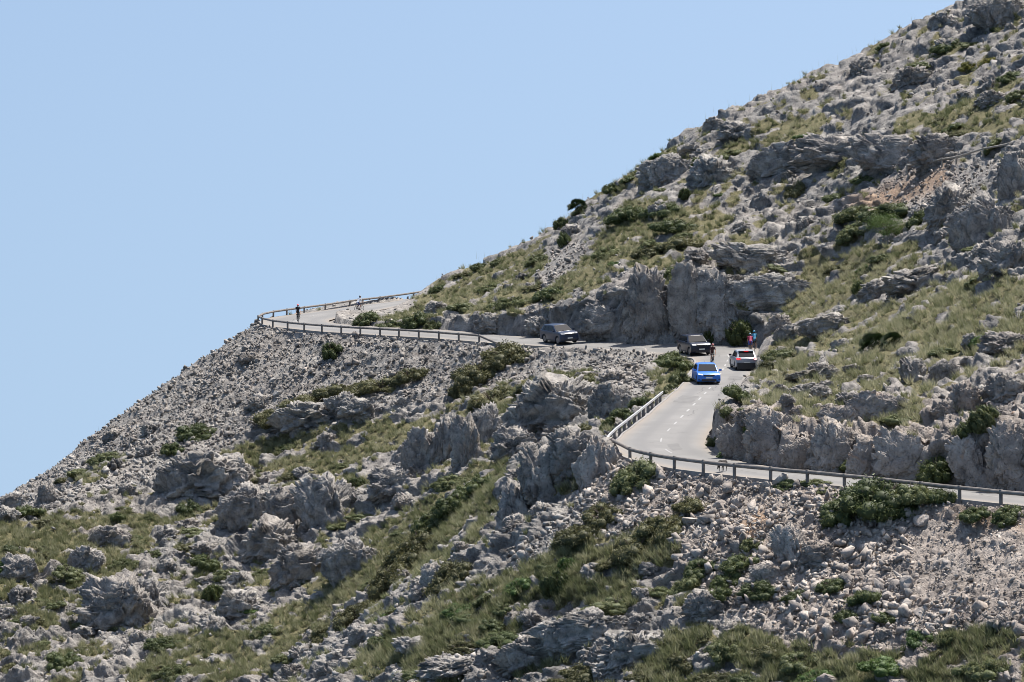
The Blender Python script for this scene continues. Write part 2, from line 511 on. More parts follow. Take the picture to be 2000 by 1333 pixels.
# road corridor
rdist = np.full(len(gp), 1e9, np.float32); ridx = np.zeros(len(gp), np.int32)
sub = np.arange(0, RN, 2)
rc32 = RC[sub, :2].astype(np.float32)
q2 = (gp * 50).astype(np.float32)
for a in range(0, len(q2), CH):
    q = q2[a:a + CH]
    d2 = (q[:, :1] - rc32[None, :, 0]) ** 2 + (q[:, 1:] - rc32[None, :, 1]) ** 2
    j = d2.argmin(1)
    ridx[a:a + CH] = sub[j]
    rdist[a:a + CH] = np.sqrt(d2[np.arange(len(q)), j])
rel = q2 - RC[ridx][:, :2]
lat = (rel * RPERP[ridx]).sum(1)                 # + towards the rail edge
alo = np.clip((rel * RT[ridx]).sum(1), -3, 3)
tl = np.clip(lat / RHW[ridx], -1.5, 1.5)
zroad = RC[ridx][:, 2] + tl * RDZ[ridx] + alo * RSL[ridx]
dedge = rdist - RHW[ridx]
kk = RKEY[ridx]
shape = gxx.shape
G_zn, G_zr, G_de, G_lat, G_k = (a.reshape(shape).astype(np.float32) for a in (zn, zroad, dedge, lat, kk))

def gsample(g, x, y):
    fx = np.clip((x - GX0) / GS, 0, shape[0] - 1.001); fy = np.clip((y - GY0) / GS, 0, shape[1] - 1.001)
    i = fx.astype(np.int32); j = fy.astype(np.int32)
    fx = (fx - i).astype(np.float32); fy = (fy - j).astype(np.float32)
    return (g[i, j] * (1 - fx) + g[i + 1, j] * fx) * (1 - fy) + (g[i, j + 1] * (1 - fx) + g[i + 1, j + 1] * fx) * fy

def ground(x, y):
    z = gsample(G_zn, x, y); zr = gsample(G_zr, x, y); de = gsample(G_de, x, y)
    lo = zr - 0.2 - 0.72 * np.maximum(de - 0.8, 0)
    hi = zr - 0.12 + 6.0 * np.maximum(de - 0.45, 0)
    return np.minimum(np.maximum(z, lo), hi), de

# columns that fan out from the viewpoint, rows spread where the ground shows
NCOL, NROW = 900, 770
cu = np.linspace(-190, 2190, NCOL)
ty = ((cu - 1000.0) / F)
Yf = np.arange(112.0, 440.0, 0.2)
YY = np.broadcast_to(Yf, (NCOL, len(Yf)))
XX = ty[:, None] * YY
zz, _ = ground(XX.ravel(), YY.ravel())
zz = zz.reshape(XX.shape)
el = zz / YY
vis_max = np.maximum.accumulate(el, axis=1)
vis = el >= vis_max - 1e-4
dz = np.diff(zz, axis=1); dy = 0.2
ds = np.sqrt(dz * dz + dy * dy) / YY[:, 1:] * F
dv = np.abs(np.diff(el, axis=1)) * F
w = np.where(vis[:, 1:], dv + 0.25 * ds, 0.045 * ds)
vpx = 1010 - el[:, 1:] * F
w = np.where((vpx > 1390) | (vpx < -70), w * 0.06, w)
kern = 17
cs = np.cumsum(np.pad(w, ((kern // 2 + 1, kern // 2), (0, 0)), mode='edge'), axis=0)
w = (cs[kern:] - cs[:-kern]) / kern
cs = np.cumsum(np.pad(w, ((0, 0), (4, 3)), mode='edge'), axis=1)
w = (cs[:, 7:] - cs[:, :-7])[:, :w.shape[1]] / 7
cw = np.concatenate([np.zeros((NCOL, 1)), np.cumsum(w, axis=1)], axis=1)
TY = np.empty((NCOL, NROW))
tt = np.linspace(0, 1, NROW)
for i in range(NCOL):
    TY[i] = np.interp(tt * cw[i, -1], cw[i], Yf)
TX = ty[:, None] * TY
TZ, TDE = ground(TX.ravel(), TY.ravel())
BASE = np.stack([TX, TY, TZ.reshape(TX.shape)], 2).astype(np.float32)

def grid_normals(g):
    a = np.gradient(g, axis=0); b = np.gradient(g, axis=1)
    n = np.cross(a, b)
    n /= np.maximum(np.linalg.norm(n, axis=2, keepdims=True), 1e-9)
    n[n[..., 2] < -0.2] *= -1
    return n
NB = grid_normals(BASE)
for _ in range(2):
    NB[1:-1, 1:-1] = (NB[1:-1, 1:-1] + NB[:-2, 1:-1] + NB[2:, 1:-1] + NB[1:-1, :-2] + NB[1:-1, 2:])
    NB /= np.maximum(np.linalg.norm(NB, axis=2, keepdims=True), 1e-9)

# ------------------------------------------------------------------ what covers the ground
GRASS = [
 [(1470,765),(1500,690),(1570,650),(1690,600),(1860,560),(2010,500),(2200,480),(2200,700),(2010,705),(1860,700),(1780,760),(1660,790),(1560,812),(1440,800)],
 [(1540,530),(1640,490),(1720,470),(1800,480),(1790,530),(1690,570),(1590,620),(1540,640),(1500,600)],
 [(640,625),(780,600),(830,575),(900,540),(990,495),(1060,470),(1080,520),(1030,560),(1100,555),(1140,580),(1000,612),(840,625),(700,632)],
 [(1180,440),(1200,400),(1330,400),(1440,400),(1390,470),(1300,510),(1220,530),(1130,590),(1050,575),(1130,520)],
 [(1480,250),(1600,210),(1650,240),(1560,280),(1440,300),(1400,290)],
 [(1750,230),(1900,190),(2100,190),(2100,250),(1900,260),(1750,270)],
 [(1000,900),(1010,960),(960,1050),(880,1110),(760,1150),(640,1190),(560,1270),(520,1330),(420,1330),(520,1230),(600,1150),(660,1080),(760,1020),(880,960),(950,905)],
 [(820,1230),(900,1150),(980,1110),(1060,1080),(1150,1060),(1300,1040),(1330,1080),(1240,1130),(1300,1180),(1180,1180),(1040,1160),(1010,1230),(900,1290),(760,1310),(700,1333),(640,1333),(720,1260)],
 [(-60,1020),(90,1010),(200,1000),(330,1010),(380,990),(360,1050),(250,1070),(120,1100),(60,1120),(-60,1140)],
 [(60,1170),(190,1110),(300,1060),(260,1120),(160,1190),(110,1240),(40,1230)],
 [(440,885),(560,850),(700,840),(850,820),(800,870),(640,930),(500,925)],
 [(480,980),(600,940),(720,930),(700,960),(560,985)],
 [(1200,1333),(1260,1270),(1400,1230),(1560,1260),(1640,1290),(1760,1260),(1900,1250),(2200,1260),(2200,1360),(1200,1360)],
 [(250,1333),(330,1250),(460,1240),(500,1290),(420,1340)],
 [(1540,810),(1760,760),(1860,740),(1800,830),(1640,835)],
 [(900,800),(980,745),(1150,725),(1180,745),(1010,800),(930,830)],
 [(1200,330),(1260,300),(1330,280),(1330,330),(1240,360),(1180,390)],
 [(1340,690),(1370,720),(1340,770),(1310,780),(1270,740),(1300,700)],
 [(140,940),(230,880),(250,905),(170,950)],
]
SCREE = [
 [(500,635),(700,650),(960,668),(1290,692),(1250,740),(1140,720),(1000,735),(880,780),(800,790),(700,790),(520,830),(420,890),(300,935),(180,970),(60,1015),(-20,1035),(40,1000),(200,890),(300,820)],
 [(560,600),(500,645),(330,830),(180,935),(60,1000),(-30,1010),(-60,900),(200,800),(400,640)],
 [(1200,900),(1420,932),(1700,960),(2200,1010),(2200,1270),(1900,1255),(1700,1270),(1550,1240),(1420,1215),(1330,1120),(1300,1030),(1180,1050),(1050,1100),(960,1150),(880,1170),(1000,1080),(1120,990)],
 [(1000,570),(1090,480),(1200,470),(1230,520),(1130,560),(1040,600)],
 [(1680,370),(1780,330),(1960,310),(1880,400),(1800,420),(1700,390)],
 [(1180,740),(1260,730),(1300,760),(1200,790)],
]
WARM = [
 [(1200,880),(1420,930),(2200,990),(2200,1360),(1600,1360),(1350,1150),(1200,1010),(1130,960)],
 [(1640,400),(1760,340),(1880,320),(1820,390),(1740,410)],
 [(1380,800),(2200,780),(2200,1000),(1600,940),(1400,920)],
]
STAIN = [[(1380,800),(2200,700),(2200,1000),(1600,940),(1400,920)], [(1050,590),(1180,570),(1180,680),(1050,670)], [(1660,420),(1700,380),(1790,340),(1880,330),(1760,400)],
         [(1380,1000),(1560,980),(1560,1120),(1380,1120)]]

flat = BASE.reshape(-1, 3)
NF = len(flat)
pu, pv, pd = proj(flat)
ju = pu + 26 * fbm(flat / 3.0, 3, 51) + 10 * vnoise(flat / 0.8, 52)
jv = pv + 18 * fbm(flat / 3.0, 3, 53) + 7 * vnoise(flat / 0.8, 54)
def cover(polys):
    r = np.zeros(NF, bool)
    for pl in polys: r |= inpoly(ju, jv, pl)
    return r.astype(np.float32)
def blur(a, k):
    a = a.reshape(NCOL, NROW)
    for ax in (0, 1):
        c = np.cumsum(np.pad(a, [(k + 1, k) if i == ax else (0, 0) for i in (0, 1)], mode='edge'), axis=ax)
        a = (c[2 * k + 1:] - c[:-2 * k - 1] if ax == 0 else c[:, 2 * k + 1:] - c[:, :-2 * k - 1]) / (2 * k + 1)
    return a.reshape(-1).astype(np.float32)
A_grass = cover(GRASS); A_scree = cover(SCREE) * (1 - A_grass); A_warm = blur(cover(WARM), 12); A_stain = blur(cover(STAIN), 8)
A_ochre = blur(cover([[(1640,398),(1720,362),(1850,328),(1885,335),(1780,398),(1700,418)], [(1440,1030),(1500,995),(1530,1025),(1480,1085)], [(1560,950),(1640,965),(1600,985)], [(1780,985),(2000,1010),(2000,1030),(1800,1005)]]), 5)
# stray tufts grow in pockets of the bare rock as well
pocket = ((fbm(flat / 2.6, 3, 77) > 0.26) | (fbm(flat / 1.1, 3, 79) > 0.27)) & (A_scree < 0.5)
A_grass = np.maximum(A_grass, pocket * 0.8)
A_grass *= (fbm(flat / 1.5, 3, 78) > -0.20)          # and bare patches break the grass
steep = NB.reshape(-1, 3)[:, 2]
A_grass = np.where(steep < 0.45, 0, A_grass)
A_grass = np.where(TDE < 0.5, 0, A_grass).astype(np.float32)
A_grass = np.where(inpoly(pu, pv, [(630,640),(640,600),(690,585),(800,575),(815,600),(790,612),(700,634)]), 0, A_grass).astype(np.float32)
g_soft = blur(A_grass, 2); s_soft = blur(A_scree, 3)

# ------------------------------------------------------------------ broken rock: real relief on the hill
above = flat[:, 2] - gsample(G_zr, flat[:, 0], flat[:, 1])
keep = np.maximum(sstep(TDE, 0.35, 2.2), sstep(above, 0.25, 1.3) * sstep(TDE, 0.3, 0.6))
keep_s = np.maximum(sstep(TDE, 0.25, 0.9), sstep(above, 0.1, 0.5) * sstep(TDE, 0.3, 0.5))
calm = inpoly(pu, pv, [(600,650),(520,640),(480,610),(560,585),(700,570),(830,540),(880,555),(850,630),(830,650)]).astype(np.float32)
keep = keep * (1 - 0.8 * blur(calm, 8)); keep_s = keep_s * (1 - 0.5 * blur(calm, 8))
Nf = NB.reshape(-1, 3)
rock = np.clip(1 - g_soft * 0.8 - s_soft * 0.75, 0.08, 1)
warp = np.stack([fbm(flat / 2.6, 3, 11), fbm(flat / 2.6, 3, 12), fbm(flat / 2.6, 3, 13)], 1)
th = R(-24)   # the beds dip to the left
bx = flat[:, 0] * math.cos(th) - flat[:, 2] * math.sin(th)
bz = flat[:, 0] * math.sin(th) + flat[:, 2] * math.cos(th)
q = np.stack([bx, flat[:, 1], bz], 1) + warp * 0.9
def blocks(q, seed, wdt=0.38):
    f1, f2, cid, off = voronoi(q, seed)
    tilt = (off * np.stack([np.sin(cid * 91), np.cos(cid * 57), np.sin(cid * 33)], 1)).sum(1)
    s = np.clip((f2 - f1) / wdt, 0, 1) ** 0.6
    return s * (0.35 + 0.75 * cid + 0.75 * tilt)
def ledges(t):
    t = t - np.floor(t)
    return sstep(t, 0.0, 0.22) * (1 - t)
step = np.linalg.norm(np.diff(BASE, axis=1, append=BASE[:, -1:]), axis=2)
step[:, -1] = step[:, -2]
step = blur(step.reshape(-1).astype(np.float32), 3)
fine_ok = 1 - 0.9 * sstep(step, 0.18, 0.42); mid_ok = 1 - 0.65 * sstep(step, 0.38, 0.9)
d = fbm(flat / 7.0, 3, 3) * 0.7
d = d + rock * (0.62 * blocks(q / np.array([4.2, 4.2, 2.4]), 21, 0.3) - 0.3)
d = d + rock * 0.95 * (ledges(bz / 1.7 + 0.9 * fbm(flat / 4.0, 3, 61)) - 0.35) * (0.35 + 0.65 * sstep(fbm(flat / 5.5, 2, 66), -0.25, 0.3))
d = d + rock * mid_ok * (0.36 * blocks(q / np.array([1.6, 1.6, 0.8]), 31) - 0.15)
sm = (ridged(flat / np.array([1.4, 1.4, 0.7]), 3, 41) - 0.62) * 0.30 * rock * mid_ok
sm = sm + rock * mid_ok * 0.24 * (ledges(bz / 0.5 + 1.1 * fbm(flat / 1.2, 3, 63)) - 0.35)
sm = sm + (0.19 * blocks(flat / 0.55 + warp, 36, 0.3) - 0.08) * np.clip(rock + 0.4 * s_soft, 0, 1) * fine_ok
sm = sm + (0.10 * blocks(flat / 0.26 + warp, 38, 0.3) - 0.04) * np.clip(rock + 0.5 * s_soft, 0, 1) * fine_ok
cliff = sstep(1 - np.abs(steep), 0.40, 0.70)       # cut faces: upright joints instead of beds
d = d * (1 - 0.7 * cliff)
qc = flat + warp * np.array([0.5, 0.5, 0.8])
d = d + cliff * (0.75 * blocks(qc / np.array([2.1, 2.1, 5.0]), 81, 0.22) - 0.62) + cliff * (0.30 * blocks(qc / np.array([0.8, 0.8, 1.5]), 83, 0.3) - 0.16)
d = d * keep + sm * (1 - 0.25 * cliff) * keep_s
d = np.where(TDE < 2.2, np.minimum(d, 0.12 + 0.45 * np.maximum(TDE - 0.5, 0)), d)
zadd = 0.0
Nd = Nf * np.where(rock[:, None] > 0.3, np.array([1.0, 1.0, 0.5]), 1.0)      # ledges stick out rather than up
Nd /= np.maximum(np.linalg.norm(Nd, axis=1, keepdims=True), 1e-6)
DISP = flat + Nd * d[:, None]
DISP = DISP.astype(np.float32)
# nothing may rise through the road
rz = gsample(G_zr, DISP[:, 0], DISP[:, 1]); rde = gsample(G_de, DISP[:, 0], DISP[:, 1])
over = rde < 0.25
DISP[over, 2] = np.minimum(DISP[over, 2], rz[over] - 0.10)
idx = np.arange(NF).reshape(NCOL, NROW)
quads = np.stack([idx[:-1, :-1].ravel(), idx[1:, :-1].ravel(), idx[1:, 1:].ravel(), idx[:-1, 1:].ravel()], 1)
me = np_mesh('hillside', DISP, quads, 4, False, {'grass': g_soft, 'scree': s_soft, 'warm': A_warm, 'stain': A_stain, 'ochre': A_ochre})
hill = tag(link('hillside', me, None, [ROCK_T]), 'grey limestone hillside with ledges, pockets of grass and loose rubble', 'hillside', kind='structure')
SURF_N = grid_normals(DISP.reshape(NCOL, NROW, 3)).reshape(-1, 3)
SU, SV, SD = proj(DISP)
# visible vertices, and a quick pixel -> ground lookup
ELD = (DISP[:, 2] / DISP[:, 1]).reshape(NCOL, NROW)
VIS = (ELD >= np.maximum.accumulate(ELD, axis=1) - 2e-4).reshape(-1)
print('terrain', round(time.time() - T0, 1), NF)

TOPV = SV.reshape(NCOL, NROW).min(1)
NEARSKY = (SV.reshape(NCOL, NROW) < TOPV[:, None] + 26).reshape(-1)

def at(u, v, D=None):
    """index of the hillside vertex seen at photo pixel (u, v)"""
    i = int(np.clip(round((u + 190) / 2380 * (NCOL - 1)), 2, NCOL - 3))
    best = None
    col = np.arange((i - 2) * NROW, (i + 3) * NROW)
    m = VIS[col]
    c = col[m]
    e = (SU[c] - u) ** 2 + (SV[c] - v) ** 2
    return int(c[e.argmin()])

# ------------------------------------------------------------------ sea far below
SEA = plain('sea_water', (0.02, 0.09, 0.16), 0.15)
b = MB(); b.add([(-40000, -40000, -300), (40000, -40000, -300), (40000, 40000, -300), (-40000, 40000, -300)], [(0, 1, 2, 3)])
tag(b.build('sea', SEA), 'blue sea far below the hillside', 'sea', kind='structure')
# ------------------------------------------------------------------ the road
def asphalt():
    m, n, l, b = new_mat('pale_asphalt')
    g = n.new('ShaderNodeNewGeometry')
    big = noise_n(n, l, g.outputs['Position'], 0.25, 4, 0.6)
    fine = noise_n(n, l, g.outputs['Position'], 18, 4, 0.7)
    c = ramp(n, l, big, [(0.25, (0.132, 0.127, 0.12)), (0.5, (0.165, 0.158, 0.149)), (0.75, (0.20, 0.191, 0.18))])
    sp = ramp(n, l, fine, [(0.3, (0.82, 0.82, 0.82)), (0.7, (1.12, 1.12, 1.12))])
    c = mixc(n, l, 0.6, c, sp, 'MULTIPLY')
    ed = n.new('ShaderNodeAttribute'); ed.attribute_name = 'edge'
    ef = math_n(n, l, 'MULTIPLY', ed.outputs['Fac'], math_n(n, l, 'MULTIPLY_ADD', big, 1.0, c=0.4), True)
    tr = n.new('ShaderNodeAttribute'); tr.attribute_name = 'track'
    c = mixc(n, l, math_n(n, l, 'MULTIPLY', tr.outputs['Fac'], math_n(n, l, 'MULTIPLY', big, 1.1, True)), c, (0.115, 0.112, 0.11))
    c = mixc(n, l, ef, c, (0.22, 0.185, 0.15))
    l.new(c, b.inputs['Base Color'])
    b.inputs['Roughness'].default_value = 0.85
    bp = n.new('ShaderNodeBump'); bp.inputs['Strength'].default_value = 0.25; bp.inputs['Distance'].default_value = 0.02
    l.new(fine, bp.inputs['Height']); l.new(bp.outputs[0], b.inputs['Normal'])
    return m
ASPHALT = asphalt()
CONC = plain('road_edge_concrete', (0.22, 0.205, 0.19), 0.9, var=0.25, scale=2.0)
PAINT = plain('white_road_paint', (0.28, 0.274, 0.265), 0.7, var=0.08, scale=6)

# surface: cross-section of 15 points, the edges wander a little
NX = 15
tcx = np.linspace(-1, 1, NX)
rv = []; ra = []; rt = []
jit = np.array([0.16 * math.sin(i * 0.21) + 0.10 * math.sin(i * 0.57 + 1) for i in range(RN)])
for i in range(RN):
    for k, t in enumerate(tcx):
        s = t
        if k == NX - 1: s = 1 + 0.06 + 0.3 * jit[i] / RHW[i]
        if k == 0: s = -1 - 0.04 - 0.3 * jit[(i + 50) % RN] / RHW[i]
        p = RC[i] + (RO[i] - RI[i]) / 2 * s
        rv.append(p + np.array([0, 0, 0.03 * (1 - t * t)]))
        ra.append(max(0, (abs(t) - 0.8) / 0.2))
        rt.append(math.exp(-((abs(t) - 0.5) / 0.16) ** 2))
ri = np.arange(RN * NX).reshape(RN, NX)
rq = np.stack([ri[:-1, :-1].ravel(), ri[:-1, 1:].ravel(), ri[1:, 1:].ravel(), ri[1:, :-1].ravel()], 1)
me = np_mesh('road', np.array(rv), rq[:, ::-1], 4, True, {'edge': np.array(ra), 'track': np.array(rt)})
road = tag(link('road', me, None, [ASPHALT]), 'pale asphalt mountain road winding round two bends', 'road', kind='structure')
rvv = np.array(rv).reshape(RN, NX, 3)
# the cast edge that holds the downhill side of the slab
b = MB()
for i in range(RN):
    e = rvv[i, -1]; out = (RO[i] - RI[i]); out[2] = 0; out /= np.linalg.norm(out)
    b.v += [tuple(e + out * 0.003 + [0, 0, 0.012]), tuple(e + out * 0.20 + [0, 0, -0.006]), tuple(e + out * 0.26 + [0, 0, -0.75])]
for i in range(RN - 1):
    for k in (0, 1):
        a = i * 3 + k
        b.f.append((a, a + 1, a + 4, a + 3)); b.m.append(0)
b.build('slab_edge', CONC, road)

def road_frame(u, v, hd=None):
    """point of the road seen at (u, v), the road's own normal there"""
    best = None
    pts = rvv.reshape(-1, 3)
    uu, vv, dd = proj(pts)
    i = ((uu - u) ** 2 + ((vv - v) * 1.5) ** 2).argsort()[:3]
    r = i[0] // NX
    a = rvv[max(r - 2, 0), 0]; b2 = rvv[min(r + 2, RN - 1), 0]; c = rvv[r, -1]
    nrm = np.cross(b2 - a, c - a); nrm /= np.linalg.norm(nrm)
    if nrm[2] < 0: nrm = -nrm
    # meet the ray through the pixel with the road's plane
    o = pts[i[0]]
    ray = P(u, v, 1.0)
    D = (o @ nrm) / (ray @ nrm)
    return Vector(ray * D), Vector(nrm), r

def dash(c0, t0, ln, wd=0.11):
    """a painted dash along the centre line between two road stations"""
    b = MB()
    n = 4
    L = []
    return b
# centre line: stations by length
CL = rvv[:, NX // 2]
seg = np.linalg.norm(np.diff(CL, axis=0), axis=1)
SL = np.concatenate([[0], np.cumsum(seg)])
def cl_at(s, off=0.0):
    c = np.array([np.interp(s, SL, CL[:, k]) for k in range(3)])
    i = int(np.clip(np.searchsorted(SL, s), 1, RN - 2))
    t = CL[i + 1] - CL[i - 1]; t /= np.linalg.norm(t)
    x = (RO[i] - RI[i]); x /= np.linalg.norm(x)
    return c + x * off, t, x
s_len = SL[-1]
s = 4.0
k = 0
while s < s_len - 30:
    kf = np.interp(s, SL, RKEY)
    straight = 10.5 < kf < 16.5
    ln, pitch = (1.9, 4.9) if straight else (2.4, 7.0)
    b = MB()
    vs = []
    for a in np.linspace(s, s + ln, 4):
        c, t, x = cl_at(a, 0.12)
        for q in (-0.065, 0.065):
            p = c + x * q
            vs.append(p + np.array([0, 0, 0.006]))
    b.add(vs, [(0, 1, 3, 2), (2, 3, 5, 4), (4, 5, 7, 6)])
    b.build('lane_dash', PAINT, road)
    s += pitch; k += 1

PATCH = plain('asphalt_patch', (0.135, 0.13, 0.124), 0.9, var=0.15, scale=1.5)
for s0, ln, o0, wd in ((SL[-1] * 0.30, 5.5, 1.1, 1.5), (SL[-1] * 0.39, 3.2, -1.3, 1.1), (SL[-1] * 0.16, 4.0, -1.0, 1.2), (SL[-1] * 0.62, 6.0, 1.0, 1.4)):
    b = MB(); vs = []
    for k, a in enumerate(np.linspace(s0, s0 + ln, 9)):
        c, t, x = cl_at(a, o0)
        for q in (-wd / 2, wd / 2):
            vs.append(c + x * (q + 0.06 * math.sin(a * 7 + q)) + np.array([0, 0, 0.0035]))
    b.add(vs, [(2 * k, 2 * k + 1, 2 * k + 3, 2 * k + 2) for k in range(8)])
    b.build('asphalt_patch', PATCH, road)

TAR = plain('crack_sealing_tar', (0.05, 0.048, 0.046), 0.7)
rr2 = np.random.default_rng(3)
for k in range(16):
    s0 = SL[-1] * rr2.uniform(0.05, 0.8); along = rr2.random() < 0.6
    o0 = rr2.uniform(-1.9, 1.9); ln = rr2.uniform(2.5, 7.0) if along else rr2.uniform(1.2, 2.6)
    b = MB(); vs = []; ph = rr2.uniform(0, 6)
    for q in np.linspace(0, 1, 13):
        wob = 0.10 * math.sin(q * 9 + ph) + 0.05 * math.sin(q * 23 + ph)
        c, t, x = cl_at(s0 + (q * ln if along else wob), (o0 + wob) if along else (o0 - ln / 2 + q * ln) * 0.9)
        e = x if along else t
        vs += [c - e * 0.022 + np.array([0, 0, 0.0035]), c + e * 0.022 + np.array([0, 0, 0.0035])]
    b.add(vs, [(2 * j, 2 * j + 1, 2 * j + 3, 2 * j + 2) for j in range(12)])
    b.build('tar_seam', TAR, road)
# ------------------------------------------------------------------ helpers for scattered things
def region(u, v):
    if v < 370 and u > 1150: return 'high on the hillside near the skyline'
    if u > 1480 and v < 560: return 'on the broken slope above the grassy bank'
    if 1480 <= u and 560 <= v < 790: return 'on the grassy bank right of the road'
    if u > 1390 and 790 <= v < 935: return 'along the rock cut above the near bend'
    if v < 640 and u > 600: return 'on the hillside above the far leg of the road'
    if u > 1150 and v >= 900: return 'on the rubble slope below the near guardrail'
    if u <= 1150 and v >= 1080 and u > 550: return 'low in the middle of the slope'
    if u < 550 and v >= 950: return 'at the lower left of the slope'
    if u < 560: return 'on the stony flank at the left skyline'
    return 'on the slope between the two legs of the road'

def ppm(D): return F / D

ANCH = [(400,948,'the dark left crag'),(640,1000,'the big rounded crag'),(235,1200,'the massive lower left block'),(595,1125,'the fluted central crag'),(870,890,'the row of rock pillars'),
 (1090,812,'the huge block by the bend rail'),(1060,945,'the near crag'),(600,822,'the dark ledge under the heath'),(1545,1078,'the upright cracked slab'),(1150,1240,'the large bottom outcrop'),
 (1625,640,'the rock on top of the bank'),(1720,668,'the fan palms'),(1885,790,'the rock over the gully bush'),(1925,455,'the tall dark crag at right'),(1800,555,'the broad rock over the bank'),
 (1310,345,'the pale cliff corner'),(1645,306,'the upper rock wall'),(1950,30,'the top right crag'),(1785,158,'the dark dome high up'),(1395,252,'the skyline knob'),(1480,507,'the overhanging ledge'),
 (1300,600,'the big road cut'),(1733,450,'the small green tree'),(1126,410,'the skyline palm'),(1720,968,'the biggest roadside bush'),(1245,922,'the olive cushion by the rail end'),
 (1803,1022,'the rounded gravel boulder'),(1612,1228,'the large flat topped boulder'),(650,682,'the lone shrub on the stony flank'),(385,842,'the dark cushion on the flank'),(216,1056,'the pale dome of rock'),
 (790,1095,'the big dark heath'),(1300,1025,'the long heath patch'),(1160,1020,'the left heath patch'),(920,965,'the gully shrubs'),(1092,1135,'the tall dark shrub in the grass'),(40,1120,'the pale slabs at the left edge'),
 (1400,1185,'the long pale rock'),(1800,1250,'the green shrub in the lower grass'),(30,985,'the crag at the left edge'),(985,692,'the heath at the rail end'),(1060,640,'the rock by the leftmost car'),
 (905,600,'the olive shrub over the far cut'),(1000,590,'the olive shrubs over the far cut'),(700,1195,'the lower middle heath patch'),(130,1290,'the lower left corner shrub'),(1758,900,'the broad block of the near cut'),(1500,866,'the second block of the near cut')]
def where(u, v):
    d = [((u - a) ** 2 + (1.3 * (v - b)) ** 2, a, b, t) for a, b, t in ANCH]
    q, a, b, t = min(d)
    q = math.sqrt(q)
    dx, dy = u - a, 1.3 * (v - b)
    if abs(dx) > 2.2 * abs(dy): side = 'right of' if dx > 0 else 'left of'
    elif abs(dy) > 2.2 * abs(dx): side = 'below' if dy > 0 else 'above'
    else: side = ('lower right of' if dx > 0 else 'lower left of') if dy > 0 else ('upper right of' if dx > 0 else 'upper left of')
    return ('close ' if q < 45 else 'just ' if q < 80 else '' if q < 120 else 'well ') + side + ' ' + t

# rock shapes ------------------------------------------------------
def ico(sub):
    bm = bmesh.new()
    bmesh.ops.create_icosphere(bm, subdivisions=sub, radius=1.0)
    v = np.array([x.co[:] for x in bm.verts]); f = np.array([[q.index for q in x.verts] for x in bm.faces])
    bm.free()
    return v, f
ICO5, ICO5F = ico(6)
ICO3, ICO3F = ico(3)

def cut_rock(v, r, n, lo=0.55, hi=0.95):
    """flat fracture faces: push everything beyond random planes back onto them"""
    v = v.copy()
    for _ in range(n):
        nn = r.normal(size=3); nn /= np.linalg.norm(nn)
        d = r.uniform(lo, hi)
        s = v @ nn - d
        m = s > 0
        v[m] -= nn * (s[m] * 0.93)[:, None]
    return v

def outcrop_mesh(seed, tall):
    r = np.random.default_rng(seed)
    v = np.sign(ICO5) * np.abs(ICO5) ** 0.58
    v = cut_rock(v, r, 10, 0.68, 1.05)
    o = r.uniform(0, 90, 3)
    sc = np.array([1.0, 1.0, 0.5 if tall else 1.35])     # upright joints, or beds
    n = v / np.maximum(np.linalg.norm(v, axis=1, keepdims=True), 1e-6)
    wv = np.stack([fbm(v * 2 + o, 3, seed), fbm(v * 2 + o, 3, seed + 1), fbm(v * 2 + o, 3, seed + 2)], 1)
    q = (v + wv * 0.22) * sc
    # broken into joint blocks: each block keeps its own flat, tilted face
    def facets(f, sd, amp, tl):
        f1, f2, c1, off = voronoi(q * f + o, sd)
        rv_ = np.stack([np.sin(c1 * 91.7), np.cos(c1 * 57.3), np.sin(c1 * 33.1)], 1)
        return amp * (c1 - 0.5) + tl * (off * rv_).sum(1) / f - 0.5 * amp * np.exp(-(f2 - f1) / 0.05)
    d = facets(2.0, seed, 0.22, 0.42) + facets(4.6, seed + 7, 0.12, 0.5) + facets(9.5, seed + 13, 0.075, 0.6) + facets(19.0, seed + 23, 0.04, 0.6)
    d = d + (ridged(q * np.array([3.5, 3.5, 2.0]) + o, 3, seed + 9) - 0.6) * 0.10
    v = v + n * d[:, None]
    return np_mesh('rock_outcrop', v, ICO5F, 3, False)

def boulder_mesh(seed):
    r = np.random.default_rng(seed)
    v = np.sign(ICO3) * np.abs(ICO3) ** 0.85
    v = cut_rock(v, r, 9, 0.30, 0.66)
    o = r.uniform(0, 90, 3)
    n = v / np.maximum(np.linalg.norm(v, axis=1, keepdims=True), 1e-6)
    v = v + n * (fbm(v * 2.2 + o, 4, seed) * 0.05 + (ridged(v * 3 + o, 3, seed) - 0.6) * 0.06)[:, None]
    return np_mesh('boulder', v, ICO3F, 3, False)

ROCKW = rock_material('warm_limestone', warm=0.5, stain=0.6)
STONEW = rock_material('warm_loose_limestone', warm=0.5, bump=0.06)
OUTM = [outcrop_mesh(100 + k * 17, k % 2 == 0) for k in range(6)]
BOUM = [boulder_mesh(500 + k * 13) for k in range(12)]
for m_ in OUTM: m_.materials.append(ROCK)
for m_ in BOUM: m_.materials.append(STONEM)

